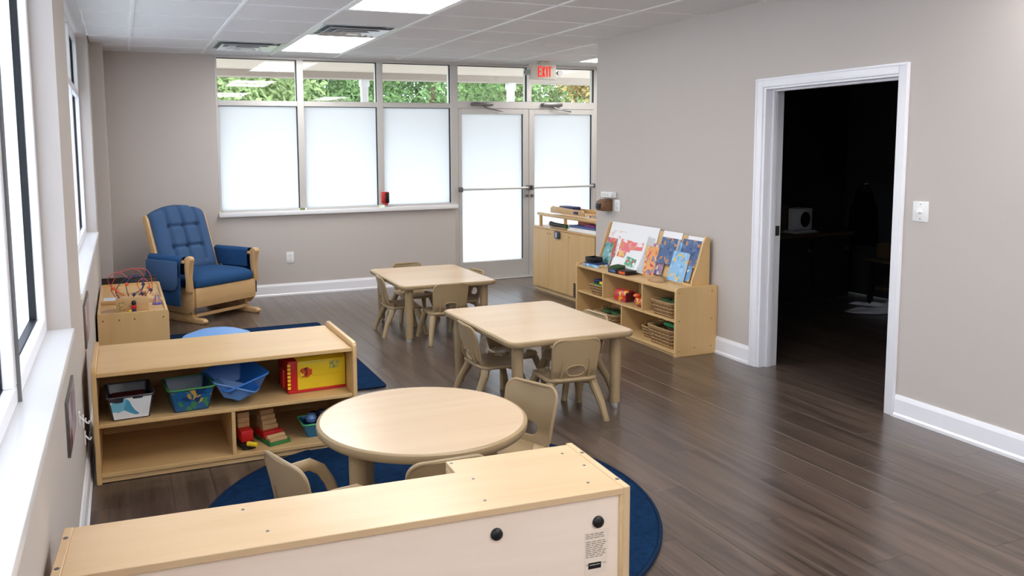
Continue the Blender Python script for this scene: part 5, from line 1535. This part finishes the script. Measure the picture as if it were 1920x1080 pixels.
def tree(label, x_, y_, h, r, m_, seed, n=11000):
    t = thing('tree', label, 'tree', (x_, y_, -0.15), 0, 'trees beyond the porch')
    r_ = random.Random(seed)
    MB().tube([(0, 0, 0), (0.05, 0.03, h * 0.3), (-0.04, 0.05, h * 0.6), (0.02, 0, h * 0.85)], [0.16, 0.12, 0.08, 0.03], 9).build('trunk', 'bark', t)
    mb = MB()
    clumps = []
    for i in range(34):
        a = r_.uniform(0, 2 * PI); zz = r_.uniform(0.16, 1.0)
        rr = r * math.sqrt(r_.random()) * (1 - 0.55 * abs(zz - 0.5))
        clumps.append((rr * math.cos(a), rr * math.sin(a), h * zz, r * r_.uniform(0.28, 0.5)))
    vs, fs = [], []
    for i in range(n):
        c = clumps[i % len(clumps)]
        d = Vector((r_.gauss(0, 1), r_.gauss(0, 1), r_.gauss(0, 1))).normalized() * c[3] * r_.uniform(0.75, 1.05)
        p = Vector(c[:3]) + Vector((d.x, d.y, d.z * 0.8))
        s = r_.uniform(0.05, 0.10) * max(1.0, r / 1.9)
        u_ = Vector((r_.gauss(0, 1), r_.gauss(0, 1), r_.gauss(0, 1))).normalized(); w_ = u_.orthogonal().normalized()
        b_ = len(vs)
        vs += [p - u_ * s, p + w_ * s * 0.5, p + u_ * s, p - w_ * s * 0.5]
        fs.append((b_, b_ + 1, b_ + 2, b_ + 3))
    me = bpy.data.meshes.new('foliage'); me.from_pydata([tuple(v) for v in vs], [], fs); me.materials.append(M[m_])
    o = bpy.data.objects.new('foliage', me); COL.objects.link(o); o.parent = t; o['kind'] = 'stuff'
TR = [('green leafy tree outside left pane with yellowish crown', 2.2, 17.0, 3.9, 1.6, 'leaf2', 1),
      ('reddish autumn tree at far left of the window view', 1.0, 21.5, 4.0, 1.2, 'leaf3', 2),
      ('dense green tree behind the second window pane', 4.4, 21.5, 4.7, 1.8, 'leaf1', 3),
      ('broad green tree filling the third window pane', 6.6, 17.5, 4.0, 2.0, 'leaf1', 4),
      ('pale green tree outside above the left glass door', 10.6, 21.5, 4.3, 1.8, 'leaf2', 5),
      ('yellow-green tree outside above the right glass door', 11.8, 17.2, 3.7, 1.9, 'leaf3', 6),
      ('green tree farther back between the third pane and the doors', 9.8, 26.5, 4.9, 2.0, 'leaf1', 7),
      ('green tree at far right seen above the exit door', 15.8, 21.0, 4.2, 1.8, 'leaf1', 8)]
TR += [('tall hazy green tree in the far treeline, left pane', 3.0, 31.0, 6.6, 3.0, 'leaf2', 11, 15000),
       ('tall green tree in the far treeline, second pane', 8.6, 32.5, 6.8, 3.0, 'leaf1', 12, 15000),
       ('tall pale tree in the far treeline above the left glass door', 14.8, 31.0, 6.6, 3.0, 'leaf2', 13, 15000),
       ('tall green tree in the far treeline above the right glass door', 21.0, 32.0, 6.6, 3.0, 'leaf1', 14, 15000)]
for a in TR:
    tree(*a)

for o in scene.objects:
    if o.parent is not None and o.parent.name.startswith('ceiling_vent'):
        pass
